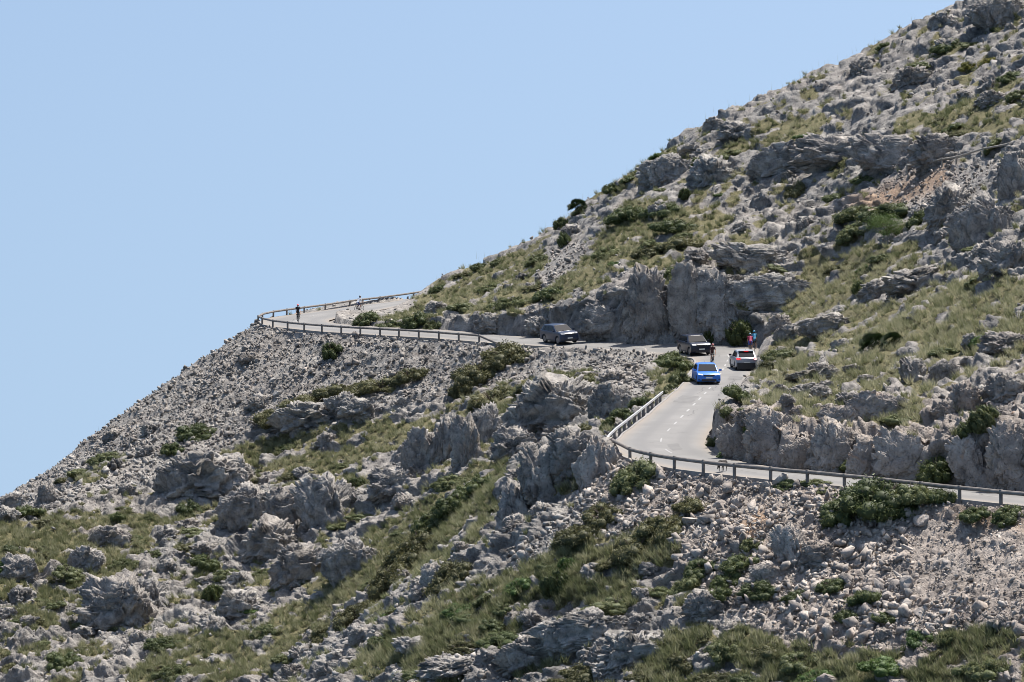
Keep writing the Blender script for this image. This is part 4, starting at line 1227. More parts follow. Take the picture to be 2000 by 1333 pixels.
SHR = [  # u, v, width, height, kind, label
 (650,682,36,38,'d','dark shrub alone on the stony flank below the far rail'),
 (985,692,95,46,'b','broad heath cushion at the road edge below the sloping rail end'),
 (930,725,90,60,'b','heath cushion running down from the far rail end'),
 (905,755,50,42,'b','dark tail of the heath below the far rail end'),
 (800,730,75,34,'b','heath patch right of the stony flank'), (745,750,80,36,'b','heath patch under the middle of the stony flank'),
 (670,762,95,36,'b','left middle of the long heath strip on the stony flank'), (600,785,90,38,'b','heath strip above the dark ledge'), (535,812,70,44,'b','lower left end of the long heath strip'),
 (1120,740,110,34,'b','heath strip above the huge grey block, right part'), (1040,755,110,40,'b','heath strip above the huge grey block, middle part'), (960,775,80,44,'b','heath strip above the huge grey block, left part'),
 (1128,845,66,34,'b','brown heath cushion on top of the near crag'), (1245,922,98,54,'o','olive fan shaped cushion just below the near guardrail end'),
 (1322,708,60,38,'d','dark shrub on the inside of the far bend'), (1300,700,60,34,'d','dark shrub at the road edge left of the navy car'),
 (1328,738,40,38,'o','olive shrub at the road edge beside the blue car'), (1310,757,30,24,'o','low olive shrub where the bend rail ends'),
 (1254,786,44,34,'d','dark shrub behind the middle of the bend rail'), (1220,808,46,32,'d','dark shrub behind the lower bend rail'), (1190,826,36,26,'d','dark shrub at the lower end of the bend rail'),
 (385,842,70,36,'d','dark cushion low on the stony flank'), (340,875,40,30,'d','dark tail of the cushion on the stony flank'),
 (205,895,70,26,'o','olive cushion on the left skyline'), (160,922,60,24,'o','olive cushion lower on the left skyline'), (120,938,40,16,'b','brown cushion at the end of the left skyline shrubs'),
 (230,905,36,34,'s','bare grey bush on the left flank'), (55,998,58,34,'d','dark shrub beside the crag at the left edge'), (232,1008,28,32,'d','dark upright bush in the grass at far left'),
 (935,945,76,50,'d','dark green shrub at the top of the gully'), (885,980,70,52,'d','dark green shrub in the gully below the top one'), (840,1015,60,44,'d','dark green shrub in the middle of the gully'), (905,960,40,40,'g','fresh green shrub between the gully shrubs'),
 (810,1070,110,70,'b','upper part of the big dark heath in the lower middle'), (770,1125,90,70,'b','lower part of the big dark heath in the lower middle'), (880,1120,90,50,'b','heath strip right of the big dark heath'),
 (700,1195,120,52,'b','heath patch at lower middle left'), (640,1235,70,40,'b','heath patch below at lower middle left'), (520,1022,56,30,'o','olive shrub on the central crag'),
 (400,1095,50,40,'d','dark shrub under the tilted slab'), (445,1120,50,34,'o','olive shrub beside the dark shrub under the slab'), (415,1152,36,44,'d','dark round shrub on the lower left rocks'),
 (700,940,30,26,'d','dark shrub beside the left pillar'), (600,945,50,26,'d','dark shrub above the big rounded crag'), (370,990,45,30,'d','dark shrub at the right foot of the dark left crag'),
 (320,1255,70,30,'d','dark shrub at the foot of the lower left block'), (130,1290,70,44,'d','dark shrub at the lower left corner'), (340,1310,70,36,'o','olive shrub at the bottom left'),
 (1180,1000,84,48,'b','top of the left heath patch on the rubble'), (1130,1040,90,56,'b','lower part of the left heath patch on the rubble'),
 (1350,985,70,40,'b','top of the long heath patch on the rubble'), (1300,1025,96,60,'b','middle of the long heath patch on the rubble'), (1240,1065,96,60,'b','lower end of the long heath patch on the rubble'),
 (1092,1135,56,70,'d','tall dark shrub at the left of the lower grass'), (1110,1100,36,36,'g','green shrub above the tall dark shrub'),
 (1720,968,140,86,'d','biggest dark bush on the road edge below the near guardrail'), (1645,992,80,50,'d','dark skirt at the left of the biggest bush'),
 (1785,962,80,56,'o','grey green bush right of the biggest dark bush'), (1838,968,60,44,'d','dark bush at the right end of the near row'),
 (1905,1002,76,32,'d','low dark bush under the rail at the right'), (1972,1000,62,36,'d','dark bush at the right edge under the rail'),
 (1588,944,62,18,'o','low shrub row at the road edge left of the biggest bush'), (1530,944,50,14,'d','flat dark shrub at the road edge near the goat'), (1610,958,40,18,'o','olive shrub just left of the biggest bush'),
 (1832,918,80,66,'d','dark round bush at the foot of the near rock cut'), (1925,805,54,66,'o','olive bush filling the gully above the near rock cut'), (1895,835,36,50,'d','dark ivy under the gully bush'),
 (1565,872,26,48,'d','dark shrub hanging on the near rock cut'), (1470,835,34,36,'g','green shrub on the corner of the near rock cut'), (1660,905,40,24,'d','dark shrub at the foot of the near rock cut'),
 (1420,890,44,22,'g','low green shrub on the inside of the near bend'), (1395,862,26,30,'o','olive shrub at the tip of the inside of the near bend'),
 (1440,770,52,40,'d','dark shrub at the road edge below the white car'), (1425,806,50,34,'o','olive shrub at the road edge above the near bend'), (1535,692,80,40,'o','olive shrub beside the white car'), (1500,715,46,34,'b','brown shrub at the road edge by the white car'),
 (1448,640,48,62,'d','dark bush against the rock by the two riders'), (1388,655,22,40,'d','dark shrub in the crack of the big road cut'), (1320,532,40,26,'d','dark shrub on the lip of the big road cut'),
 (1640,688,50,22,'d','dark low shrub in the grass left of the fan palm'), (1590,700,30,20,'o','olive tuft in the grass by the road'), (1680,560,26,34,'d','dark upright shrub on the rocks above the bank'),
 (1735,412,110,46,'d','dark shrub patch around the small green tree'), (1675,415,80,44,'o','olive shrub patch left of the small green tree'), (1800,425,56,42,'d','dark shrub right of the small green tree'), (1665,450,70,34,'o','olive shrub below the patch left of the small tree'),
 (1225,418,80,40,'d','dark shrub patch on the slope near the left skyline'), (1290,408,80,34,'d','dark shrub patch under the pale cliff corner'), (1315,440,80,36,'d','dark shrub patch lower under the pale cliff corner'), (1265,490,60,30,'b','brown heath above the big road cut, left'), (1335,475,90,36,'b','brown heath above the big road cut, right'), (1190,490,60,30,'o','olive shrub on the rubbly slope'),
 (1105,465,22,42,'d','upright dark shrub on the pale rubble'), (1095,432,26,28,'d','dark shrub on the skyline left of the palm'), (1200,364,38,30,'d','dark shrub on the skyline under the cliff corner'),
 (1370,316,30,36,'d','dark shrub in a crack of the upper cliff'), (1337,376,22,32,'d','dark shrub at the foot of the upper cliff'), (1425,300,40,22,'o','olive shrub above the upper cliff'),
 (1728,92,26,16,'d','dark shrub on the upper skyline'), (1850,92,56,28,'d','dark shrub under the top crag'), (1795,130,60,22,'o','olive shrub on the upper hillside'), (1850,85,60,22,'o','olive shrub left of the top crag'), (1890,132,32,16,'y','yellow green cushion on the upper slabs, left'), (1930,118,40,16,'y','yellow green cushion on the upper slabs, right'),
 (1905,88,60,18,'o','flat olive shrub on the upper slabs'), (1975,150,50,26,'d','dark shrub at the right edge of the upper slabs'), (1985,185,40,24,'o','olive shrub at the right edge high up'), (1860,250,50,20,'d','dark shrub above the upper rock wall'), (1765,252,36,16,'y','yellow green cushion above the upper rock wall'),
 (1638,322,70,18,'b','brown heath strip at the foot of the upper rock wall'), (1683,350,54,18,'d','dark cushion on the upper terrace'), (1640,386,58,26,'d','dark cushion below the upper terrace'), (1555,372,50,28,'b','brown cushion left of the upper terrace'), (1945,285,70,26,'o','olive shrubs behind the upper rail'), (1990,325,26,26,'g','fresh green shrub at the right edge by the buttress'),
 (712,622,46,26,'d','dark bush on the inside of the far bend'), (762,628,60,24,'o','olive bush beside the far straight'), (812,622,50,40,'d','tall dark bush beside the far straight'), (845,630,36,28,'o','olive bush at the start of the far rock cut'),
 (855,562,44,16,'d','dark cushion on the skyline where the far rail ends'), (935,520,30,18,'d','dark cushion on the lower skyline'), (970,510,30,14,'o','olive cushion on the lower skyline'),
 (905,600,60,26,'o','olive shrub above the far rock cut, left'), (1000,590,90,30,'o','olive shrubs above the far rock cut, middle'), (1075,570,90,30,'d','dark shrubs above the far rock cut, right'), (1022,540,36,26,'s','grey green bush on the pale slope'), (960,560,50,22,'o','olive shrub on the slope above the far straight'), (1050,505,50,26,'o','olive shrub below the lower skyline'),
 (1450,1095,70,40,'d','dark low shrubs left of the cracked slab'), (1420,1130,60,40,'d','dark low shrubs between the pale stones'), (1400,1165,60,44,'d','dark low shrubs at the left of the rubble'), (1625,1140,60,34,'d','dark low shrubs right of the cracked slab'), (1690,1165,60,40,'d','dark low shrubs around the half sunk boulder'), (1655,1200,46,30,'d','dark low shrubs in the lower rubble'),
 (1370,1105,60,34,'d','dark scrub under the lower end of the long heath patch'), (1480,1150,70,30,'d','dark scrub below the upright cracked slab'), (1560,1165,60,26,'d','dark scrub strip in the middle of the rubble'), (1730,1205,50,24,'d','dark scrub in the lower rubble right of the middle'), (1470,1060,46,30,'o','olive scrub left of the upright cracked slab'), (1340,1140,60,40,'o','olive scrub at the left rim of the rubble'),
 (1800,1250,60,34,'g','green shrub at the top of the lower right grass'), (1850,1240,36,22,'d','dark shrub right of the green shrub in the lower grass'), (1560,1290,70,40,'o','olive shrub in the bottom right grass'), (1420,1265,70,40,'o','olive shrub in the bottom grass'), (1330,1290,50,36,'b','brown shrub in the bottom grass'), (1140,1312,90,36,'b','brown heath at the bottom edge'), (1920,1300,110,46,'o','olive heath at the bottom right corner'),
 (960,1220,44,24,'d','small dark shrub in the lower grass'), (745,1248,50,22,'d','small dark shrub left in the lower grass'),
]
for u, v, w_, h_, kd, lab in SHR:
    tag(shrub(u, v, w_, h_, kd), lab, 'shrub', 'shrubs on the slope')
extra = (~inpoly(SU[vis_i], SV[vis_i], [(1380,640),(1500,640),(1500,760),(1380,760)])) * np.maximum(A_grass[vis_i], 0.25 * (1 - A_scree[vis_i])) * (TDE[vis_i] > 1.5) * (np.where(SU[vis_i] > 1450, np.where((SV[vis_i] > 560) & (SV[vis_i] < 800), 0.35, 1), 1))
pick = rng.choice(vis_i, 200, False, extra / extra.sum())
for i in pick:
    D = float(SD[i]); wp = float(rng.uniform(0.8, 2.6)) * ppm(D)
    kd = random.choice('doooobbbg')
    o = shrub(float(SU[i]), float(SV[i]), wp, wp * float(rng.uniform(0.25, 0.45)), kd)
    nm = {'d': 'dark green', 'o': 'olive', 'b': 'brownish', 'g': 'fresh green'}[kd]
    tag(o, f'small {nm} shrub ' + where(SU[i], SV[i]), 'shrub', 'small scattered shrubs')

# tussock grass ------------------------------------------------------
def grass():
    nt = 12500
    pr = A_grass[vis_i] * (TDE[vis_i] > 0.8)
    pick = rng.choice(vis_i, nt, True, pr / pr.sum())
    nb = 37
    pos = np.repeat(DISP[pick], nb, 0) + rng.normal(size=(nt * nb, 3)) * np.array([0.10, 0.10, 0.0])
    hsz = np.repeat(rng.uniform(0.45, 1.0, nt), nb)
    a = rng.uniform(0, 6.28, nt * nb); sp = rng.uniform(0.1, 0.95, nt * nb)
    up = np.repeat(SURF_N[pick], nb, 0) * 0.35 + np.array([0, 0, 0.8])
    d = np.stack([np.cos(a) * sp, np.sin(a) * sp, np.zeros_like(a)], 1) + up + np.array([-0.22, -0.05, 0])   # leans downwind
    d /= np.linalg.norm(d, axis=1, keepdims=True)
    ln = hsz * rng.uniform(0.45, 1.0, nt * nb) * 0.8
    side = np.cross(d, rng.normal(size=(nt * nb, 3))); side /= np.linalg.norm(side, axis=1, keepdims=True)
    wd = 0.021
    v = np.stack([pos - side * wd, pos + side * wd, pos + d * ln[:, None]], 1)
    # yellower on the right bank, greener in the gullies, straw here and there
    tone = 0.45 + 0.22 * ((SU[pick] > 1450) & (SV[pick] > 520) & (SV[pick] < 840)) + 0.35 * fbm(DISP[pick] / 5.0, 3, 91) + rng.normal(0, 0.22, nt)
    t = np.clip(np.repeat(tone, nb) + rng.normal(0, 0.16, nt * nb), 0, 1)
    # tall flowering stalks stand against the sky
    return v.reshape(-1, 3), np.repeat(t, 3)
gv, gt = grass()
st_v, st_t = [], []
ridge = np.where(VIS)[0]
colmax = {}
tops = []
for c in range(150, NCOL - 80, 4):
    cc = np.arange(c * NROW, (c + 1) * NROW)
    j = cc[SV[cc].argmin()]
    if 830 < SU[j] < 1800 or 60 < SU[j] < 260: tops.append(j)
for j in tops:
    for _ in range(int(rng.integers(0, 3))):
        p = DISP[j] + rng.normal(size=3) * np.array([0.5, 0.5, 0]); h = rng.uniform(0.3, 1.0)
        d = np.array([rng.normal(-0.12, 0.14), rng.normal(0, 0.1), 1.0])
        st_v += [p - [0.012, 0, 0.3], p + [0.012, 0, -0.3], p + d * h]; st_t += [0.7] * 3
gv = np.concatenate([gv, np.array(st_v)]); gt = np.concatenate([gt, np.array(st_t)])
me = np_mesh('grass', gv, np.arange(len(gv)).reshape(-1, 3), 3, False, {'tint': gt})
tag(link('grass', me, None, [GRASSM]), 'pale yellow green tussock grass between the rocks', 'grass', kind='stuff')

# fan palms ----------------------------------------------------------
PALM = leaf_mat('palm_leaf', (0.02, 0.035, 0.012), (0.045, 0.07, 0.022), (0.09, 0.12, 0.04))
def palm(u, v, hpx, trunk, label):
    i = at(u, v); D = float(SD[i]); s = D / F
    root = empty('fan_palm', DISP[i].tolist())
    H = hpx * s
    t = MB().tube([(0, 0, -0.3), (0, 0, H * trunk * 0.5), (0.05 * H, 0, H * trunk)], [0.12, 0.11, 0.10], 7)
    t.build('trunk', STEM, root)
    r = np.random.default_rng(int(u))
    for k in range(54):
        a = r.uniform(0, 6.28); e = r.uniform(-0.1, 1.35)
        d = Vector((math.cos(a) * math.cos(e), math.sin(a) * math.cos(e), math.sin(e)))
        c = Vector((0.05 * H, 0, H * trunk)) + d * H * 0.38
        b = MB()
        b.tube([(0.05 * H, 0, H * trunk), c], 0.012, 4)
        x = d.orthogonal().normalized(); 
        for q in np.linspace(-1.15, 1.15, 11):
            dd = (d * math.cos(q) + x * math.sin(q)).normalized()
            sd_ = dd.cross(d.cross(x)).normalized()
            tip = c + dd * H * 0.30 + Vector((0, 0, -0.04 * H))
            b.add([c - sd_ * 0.012, c + dd * H * 0.13 + sd_ * 0.045, tip, c + dd * H * 0.13 - sd_ * 0.045], [(0, 1, 2, 3)])
        b.build('frond', PALM, root)
    return tag(root, label, 'palm', 'dwarf fan palms')
palm(1705, 688, 52, 0.15, 'dark dwarf fan palm in the middle of the grassy bank')
palm(1742, 680, 42, 0.15, 'smaller dwarf fan palm right beside the bigger one')
palm(1126, 424, 34, 0.45, 'small fan palm with a trunk standing on the skyline')

# the small tree -------------------------------------------------------
def small_tree(u, v, wpx, hpx, kd, label):
    i = at(u, v); D = float(SD[i]); s = D / F
    root = empty('small_tree', DISP[i].tolist())
    H, Wd = hpx * s, wpx * s
    r = np.random.default_rng(5)
    b = MB(); b.tube([(0, 0, -0.4), (0.05, 0, H * 0.25), (-0.08, 0.05, H * 0.5), (0.02, 0, H * 0.8)], [0.10, 0.085, 0.06, 0.03], 8)
    ends = []
    for k in range(11):
        a = r.uniform(0, 6.28); z0 = r.uniform(0.15, 0.6) * H
        e = Vector((math.cos(a) * Wd * r.uniform(0.22, 0.46), math.sin(a) * Wd * r.uniform(0.22, 0.46), z0 + r.uniform(0.1, 0.36) * H))
        b.tube([(0, 0, z0), e * 0.5 + Vector((0, 0, z0 * 0.5)), e], [0.045, 0.03, 0.012], 5); ends.append(e)
    b.build('trunk', STEM, root)
    n = 5200
    E = np.array([e[:] for e in ends] + [(0, 0, H * 0.85), (0.3, 0, H * 0.7)])
    k = r.integers(len(E), size=n)
    c = E[k] + r.normal(size=(n, 3)) * np.array([0.17 * Wd, 0.17 * Wd, 0.11 * H]) * 0.7
    a = r.normal(size=(n, 3)); a /= np.linalg.norm(a, axis=1, keepdims=True)
    q = np.cross(a, r.normal(size=(n, 3))); q /= np.linalg.norm(q, axis=1, keepdims=True)
    v4 = np.stack([c - a * 0.05, c + q * 0.025, c + a * 0.05, c - q * 0.025], 1)
    t = np.clip(0.55 + 0.3 * r.normal(size=n), 0, 1)
    me = np_mesh('crown', v4.reshape(-1, 3), np.arange(4 * n).reshape(n, 4), 4, False, {'tint': np.repeat(t, 4)})
    link('crown', me, root, [LEAF[kd]])
    return tag(root, label, 'tree')
small_tree(1733, 476, 78, 62, 'g', 'small bright green tree on the slope above the grassy bank')
print('plants', round(time.time() - T0, 1))
# ------------------------------------------------------------------ guardrails
WOOD = plain('weathered_rail_wood', (0.165, 0.145, 0.13), 0.85, var=0.35, scale=3.0)
WOODL = plain('pale_rail_wood', (0.30, 0.26, 0.215), 0.85, var=0.3, scale=3.0)  # paler cream wood for the upper terrace rail
STEEL = plain('galvanised_steel', (0.46, 0.46, 0.45), 0.45, 0.6, var=0.15, scale=4.0)
UK = np.array([proj(p)[0] for p in RO])

def edge_at(u, k0, k1, out=0.42):
    """point beside the outer road edge seen at column u, between two road stations"""
    m = np.where((RKEY >= k0) & (RKEY <= k1))[0]
    i = m[np.abs(UK[m] - u).argmin()]
    j = i + 1 if i + 1 in m else i - 1
    t = 0 if UK[j] == UK[i] else np.clip((u - UK[i]) / (UK[j] - UK[i]), -1, 1)
    p = RO[i] + (RO[j] - RO[i]) * t
    d = np.array([RPERP[i, 0], RPERP[i, 1], 0.0])
    return p + d * out - np.array([0, 0, 0.05])

def wood_rail(bases, label, H=0.76, rad=0.11, start_down=None, end_down=None, wood=None, prad=0.095):
    wood = wood or WOOD
    root = empty('guardrail', tuple(bases[len(bases) // 2]))
    o = Vector(bases[len(bases) // 2].tolist())
    B = [Vector(p.tolist()) - o for p in bases]
    for p in B:
        j = Vector((random.uniform(-0.015, 0.015), random.uniform(-0.015, 0.015), 0))
        MB().tube([p + Vector((0, 0, -0.7)), p + Vector((0, 0, H - 0.02)) + j, p + Vector((0, 0, H)) + j], [prad, prad, prad * 0.8], 10).build('post', wood, root)
    for a in range(len(B) - 1):
        z = Vector((0, 0, H - 0.13))
        p, q = B[a] + z, B[a + 1] + z
        d = (q - p).normalized()
        MB().tube([p - d * 0.02, (p + q) / 2 + Vector((0, 0, random.uniform(-0.012, 0.012))), q + d * 0.02], rad, 12).build('rail', wood, root)
    for tgt, src in ((start_down, B[0]), (end_down, B[-1])):
        if tgt is not None:
            MB().tube([src + Vector((0, 0, H - 0.13)), Vector(tgt.tolist()) - o], rad, 12).build('rail', wood, root)
    return tag(root, label, 'guardrail', 'roadside guardrails')

near_u = [2205, 2125, 2045, 1965, 1885, 1809, 1734, 1659, 1587, 1515.5, 1447, 1386, 1330, 1284.5, 1244.7, 1210]
wood_rail([edge_at(u, 0.2, 9.6) for u in near_u], 'long weathered wooden guardrail along the near bend')
far_x = [1780, 1627, 1477, 1325, 1175, 1032, 885, 742, 600, 467, 345, 235, 155]
far_u = [480 + x / 3.846 for x in far_x]
bs = [edge_at(u, 21, 29.0) for u in far_u] + [RO[int(29 * 14)] + np.array([-0.5, 0, -0.05])]
fx2 = [155, 235, 335, 465, 623, 808, 1033, 1287, 1500]
bs += [edge_at(480 + x / 3.846, 29.2, 38) for x in fx2]
e_end = edge_at(978, 20, 23) + np.array([0, 0, 0.02])
wood_rail(bs, 'weathered wooden guardrail curving round the outside of the far bend', start_down=e_end)
# upper terrace
ub = []
for u, v in ((1772, 341), (1810, 335), (1840, 329), (1868, 325), (1921, 309), (1970, 300)):
    i = at(u, v); p = P(u, v, float(SD[i]) + 0.3); ub.append(p)
wood_rail(ub, 'short pale wooden rail on the upper terrace below the rock wall', H=0.95, rad=0.085, wood=WOODL)

# steel beam rail beside the straight
mr = [(1207.4), 1215, 1226, 1234.5, 1244, 1254.5, 1263, 1271, 1280, 1287.5, 1296, 1303]
B = [edge_at(u, 10.2, 13.6, 0.5) for u in mr]
o = B[5]
root = empty('guardrail', tuple(o))
for p in B:
    q = Vector((p - o).tolist())
    MB().box((0, 0, 0.02), (0.16, 0.14, 1.25), Matrix.Translation(q) @ Matrix.Rotation(0.5, 4, 'Z')).build('post', WOOD, root)
prof = [(-0.02, -0.10), (0.04, -0.065), (0.04, -0.03), (-0.005, 0.0), (0.04, 0.03), (0.04, 0.065), (-0.02, 0.10), (-0.05, 0.07), (-0.05, -0.07)]
line = [B[0] + (B[0] - B[1]) * 1.6 + np.array([-0.35, 0, -0.62]), B[0] + (B[0] - B[1]) * 0.5] + B + [B[-1] + (B[-1] - B[-2]) * 0.25]
b = MB(); vs = []
for k, p in enumerate(line):
    a = line[max(k - 1, 0)]; c = line[min(k + 1, len(line) - 1)]
    t = (c - a); t[2] = 0; t /= np.linalg.norm(t)
    n_ = np.array([t[1], -t[0], 0])
    for x, z in prof:
        vs.append((p - o) + n_ * (x + 0.12) + np.array([0, 0, 0.58 + z]))
m = len(prof)
fs = [(k * m + j, k * m + (j + 1) % m, (k + 1) * m + (j + 1) % m, (k + 1) * m + j) for k in range(len(line) - 1) for j in range(m)]
fs += [tuple(range(m - 1, -1, -1)), tuple((len(line) - 1) * m + j for j in range(m))]
b.add(vs, fs).build('rail', STEEL, root)
tag(root, 'short bright topped guardrail with closely set posts beside the straight', 'guardrail', 'roadside guardrails')

# ------------------------------------------------------------------ cars
RUBBER = plain('tyre_rubber', (0.02, 0.02, 0.021), 0.85)
RIM = plain('alloy_rim', (0.16, 0.16, 0.17), 0.4, 0.6)
GLASS = plain('car_glass', (0.012, 0.015, 0.018), 0.05, spec=0.22)
BLACKP = plain('black_plastic', (0.022, 0.022, 0.024), 0.55)
PLATE = plain('white_plate', (0.62, 0.62, 0.58), 0.5)
CHROME = plain('chrome', (0.7, 0.7, 0.7), 0.2, 1.0)
REDL = plain('tail_lamp_red', (0.42, 0.02, 0.02), 0.25)
def lamp_mat(name, col, e):
    m, n, l, b = new_mat(name)
    b.inputs['Base Color'].default_value = (*col, 1); b.inputs['Roughness'].default_value = 0.15
    b.inputs['Emission Color'].default_value = (1, 0.97, 0.92, 1) if e > 0 else (1, 0, 0, 1)
    b.inputs['Emission Strength'].default_value = abs(e)
    return m
HEADL = lamp_mat('headlamp_lens', (0.6, 0.61, 0.63), 0.45)
HEADOFF = lamp_mat('headlamp_lens_off', (0.3, 0.31, 0.33), 0.05)
BRAKE = lamp_mat('brake_lamp', (0.5, 0.03, 0.03), -0.7)

def car(name, M, L, W, H, paint, spec, label):
    """x forward, y left, origin on the ground under the middle"""
    root = empty(name, M=M)
    h = L / 2; wr = spec.get('wr', 0.33); wb = spec.get('wb', 0.6) * L
    fx, rx = wb / 2 + 0.02 * L, -wb / 2 + 0.02 * L
    gz = spec.get('gz', 0.2)                      # ground clearance
    belt = spec.get('belt', 0.62) * H
    hood = spec.get('hood', 0.58) * H
    cowl = h - spec.get('hoodlen', 0.25) * L
    tail = -h + spec.get('taillen', 0.02) * L
    ar = wr + 0.07
    def arch(cx):
        return [(cx + ar * math.cos(t), max(gz, wr + ar * math.sin(t))) for t in np.linspace(math.pi + 0.25, -0.25, 11)]
    prof = [(-h + 0.10, gz + 0.08)] + arch(rx) + arch(fx) + [(h - 0.13, gz + 0.02), (h - 0.01, gz + 0.16), (h, gz + 0.34), (h - 0.04, hood - 0.16), (h - 0.22, hood - 0.04),
            (cowl + 0.3 * (h - cowl), hood + 0.05), (cowl, belt), (0, belt + 0.02), (tail, belt + 0.04), (-h + 0.03, belt - 0.06), (-h, gz + 0.42), (-h + 0.02, gz + 0.22)]
    m = len(prof)
    sl = [(-1.0, 0.978, 0.05), (-0.965, 0.993, 0.012), (-0.8, 0.998, 0.0), (-0.4, 1.0, -0.012), (0, 1.0, -0.018), (0.4, 1.0, -0.012), (0.8, 0.998, 0.0), (0.965, 0.993, 0.012), (1.0, 0.978, 0.05)]
    vs = []
    for y, sx, dz in sl:
        cur = 1 - 0.045 * abs(y) ** 3
        for x, z in prof:
            t = max(0, (z - gz) / (belt - gz))
            end = abs(x) / h
            xx = x * (cur if end > 0.8 else 1) * (sx if end > 0.8 else 1)
            vs.append((xx, y * W / 2 * (1 - 0.03 * t * t), z - dz * (1 if z > hood - 0.3 else 0)))
    fs = []
    for k in range(len(sl) - 1):
        for j in range(m):
            j2 = (j + 1) % m
            fs.append((k * m + j, k * m + j2, (k + 1) * m + j2, (k + 1) * m + j))
    fs.append(tuple(range(m - 1, -1, -1))[::-1]); fs.append(tuple((len(sl) - 1) * m + j for j in range(m))[::-1])
    b = MB(); b.add(vs, fs)
    body = b.build('body', paint, root)
    bm = bmesh.new(); bm.from_mesh(body.data); bmesh.ops.recalc_face_normals(bm, faces=bm.faces); bm.to_mesh(body.data); bm.free()
    def soften(o, w=0.06):
        md = o.modifiers.new('bevel', 'BEVEL'); md.width = w; md.segments = 3; md.limit_method = 'ANGLE'; md.angle_limit = R(28)
        o.data.polygons.foreach_set('use_smooth', np.ones(len(o.data.polygons), bool))
    soften(body, 0.045)
    # cabin
    rf, rr = cowl - spec.get('screen', 0.17) * L, tail + spec.get('back', 0.12) * L
    wb0, wt = W / 2 * 0.945, W / 2 * 0.76
    zt = H - 0.02
    A = [(cowl + 0.02, belt - 0.03), (rf, zt - 0.02), ((rf + rr) / 2, zt + 0.02), (rr, zt - 0.05), (tail + 0.01, belt - 0.02)]
    wd = [wb0, wt, wt, wt * 0.98, wb0 * 0.97]
    vs = []
    for (x, z), w2 in zip(A, wd): vs += [(x, -w2, z), (x, -w2 * 0.5, z + (0.03 if z > belt + 0.1 else 0.01)), (x, w2 * 0.5, z + (0.03 if z > belt + 0.1 else 0.01)), (x, w2, z)]
    fs = [(k * 4 + j, k * 4 + j + 1, k * 4 + j + 5, k * 4 + j + 4) for k in range(4) for j in range(3)]
    fs += [(0, 4, 8, 12, 16), (3, 19, 15, 11, 7)]
    b = MB(); b.add(vs, fs)
    cab = b.build('cabin', paint, root)
    bm = bmesh.new(); bm.from_mesh(cab.data); bmesh.ops.recalc_face_normals(bm, faces=bm.faces); bm.to_mesh(cab.data); bm.free()
    soften(cab, 0.07)
    def pane(nm, pts, mat=GLASS, off=0.012, parent=root):
        pts = [Vector(p) for p in pts]
        n_ = (pts[1] - pts[0]).cross(pts[2] - pts[0]).normalized()
        c = sum(pts, Vector()) / len(pts)
        if n_.dot(c - Vector((0, 0, belt))) < 0: n_ = -n_
        k = len(pts)
        v = [p + n_ * off for p in pts] + [p - n_ * 0.01 for p in pts]
        f = [tuple(range(k))] + [(j, (j + 1) % k, k + (j + 1) % k, k + j) for j in range(k)]
        return MB().add(v, f).build(nm, mat, parent)
    def lerp(p, q, t): return tuple(p[i] + (q[i] - p[i]) * t for i in range(3))
    def quad(a, b_, c, d, i0, i1, j0, j1):
        f = lambda u_, v_: lerp(lerp(a, b_, u_), lerp(d, c, u_), v_)
        return [f(i0, j0), f(i1, j0), f(i1, j1), f(i0, j1)]
    c0 = (A[0][0], -wd[0], A[0][1]); c1 = (A[0][0], wd[0], A[0][1]); c2 = (A[1][0], wd[1], A[1][1]); c3 = (A[1][0], -wd[1], A[1][1])
    pane('windscreen', quad(c0, c1, c2, c3, 0.06, 0.94, 0.10, 0.93), off=0.035)
    e0 = (A[4][0], wd[4], A[4][1]); e1 = (A[4][0], -wd[4], A[4][1]); e2 = (A[3][0], -wd[3], A[3][1]); e3 = (A[3][0], wd[3], A[3][1])
    pane('rear_window', quad(e0, e1, e2, e3, 0.09, 0.91, 0.18, 0.90), off=0.035)
    for sg in (1, -1):
        lo0, lo1 = (A[0][0], sg * wd[0], A[0][1]), (A[4][0], sg * wd[4], A[4][1])
        up0, up1 = (A[1][0], sg * wd[1], A[1][1]), (A[3][0], sg * wd[3], A[3][1])
        q4 = lambda u0, u1: quad(lo0, lo1, up1, up0, u0, u1, 0.12, 0.86)
        pane('side_window', q4(0.10, 0.42), off=0.016); pane('side_window', q4(0.45, 0.72), off=0.016); pane('side_window', q4(0.745, 0.90), off=0.016)
        mx = cowl - 0.22
        mir = MB().box((mx, sg * (wb0 + 0.13), belt + 0.09), (0.12, 0.2, 0.14)).build('mirror', spec.get('mirror', paint), root)
        MB().box((mx - 0.064, sg * (wb0 + 0.13), belt + 0.09), (0.006, 0.16, 0.10)).build('glass', GLASS, mir)
        for dx in (0.06, -0.24):
            MB().box((dx * L, sg * (W / 2 * 0.985), belt - 0.13), (0.18, 0.03, 0.03)).build('door_handle', spec.get('handle', paint), root)
        MB().box((0.02 * L, sg * (W / 2 - 0.005), gz + 0.07), (wb - 2 * ar - 0.02, 0.03, 0.14)).build('sill', BLACKP, root)
        for cx in (fx, rx):
            wl_ = empty('wheel'); wl_.parent = root; wl_.location = (cx, sg * (W / 2 - 0.13), wr)
            ty = MB(); ring = [(wr - 0.11, -0.10), (wr - 0.02, -0.11), (wr, -0.08), (wr, 0.08), (wr - 0.02, 0.11), (wr - 0.11, 0.10)]
            N = 24; vv = []; ff = []
            for k in range(N):
                an = 2 * math.pi * k / N
                vv += [(r_ * math.cos(an), y_, r_ * math.sin(an)) for r_, y_ in ring]
            for k in range(N):
                for j in range(5): ff.append((k * 6 + j, k * 6 + j + 1, ((k + 1) % N) * 6 + j + 1, ((k + 1) % N) * 6 + j))
            ty.add(vv, ff).build('tyre', RUBBER, wl_)
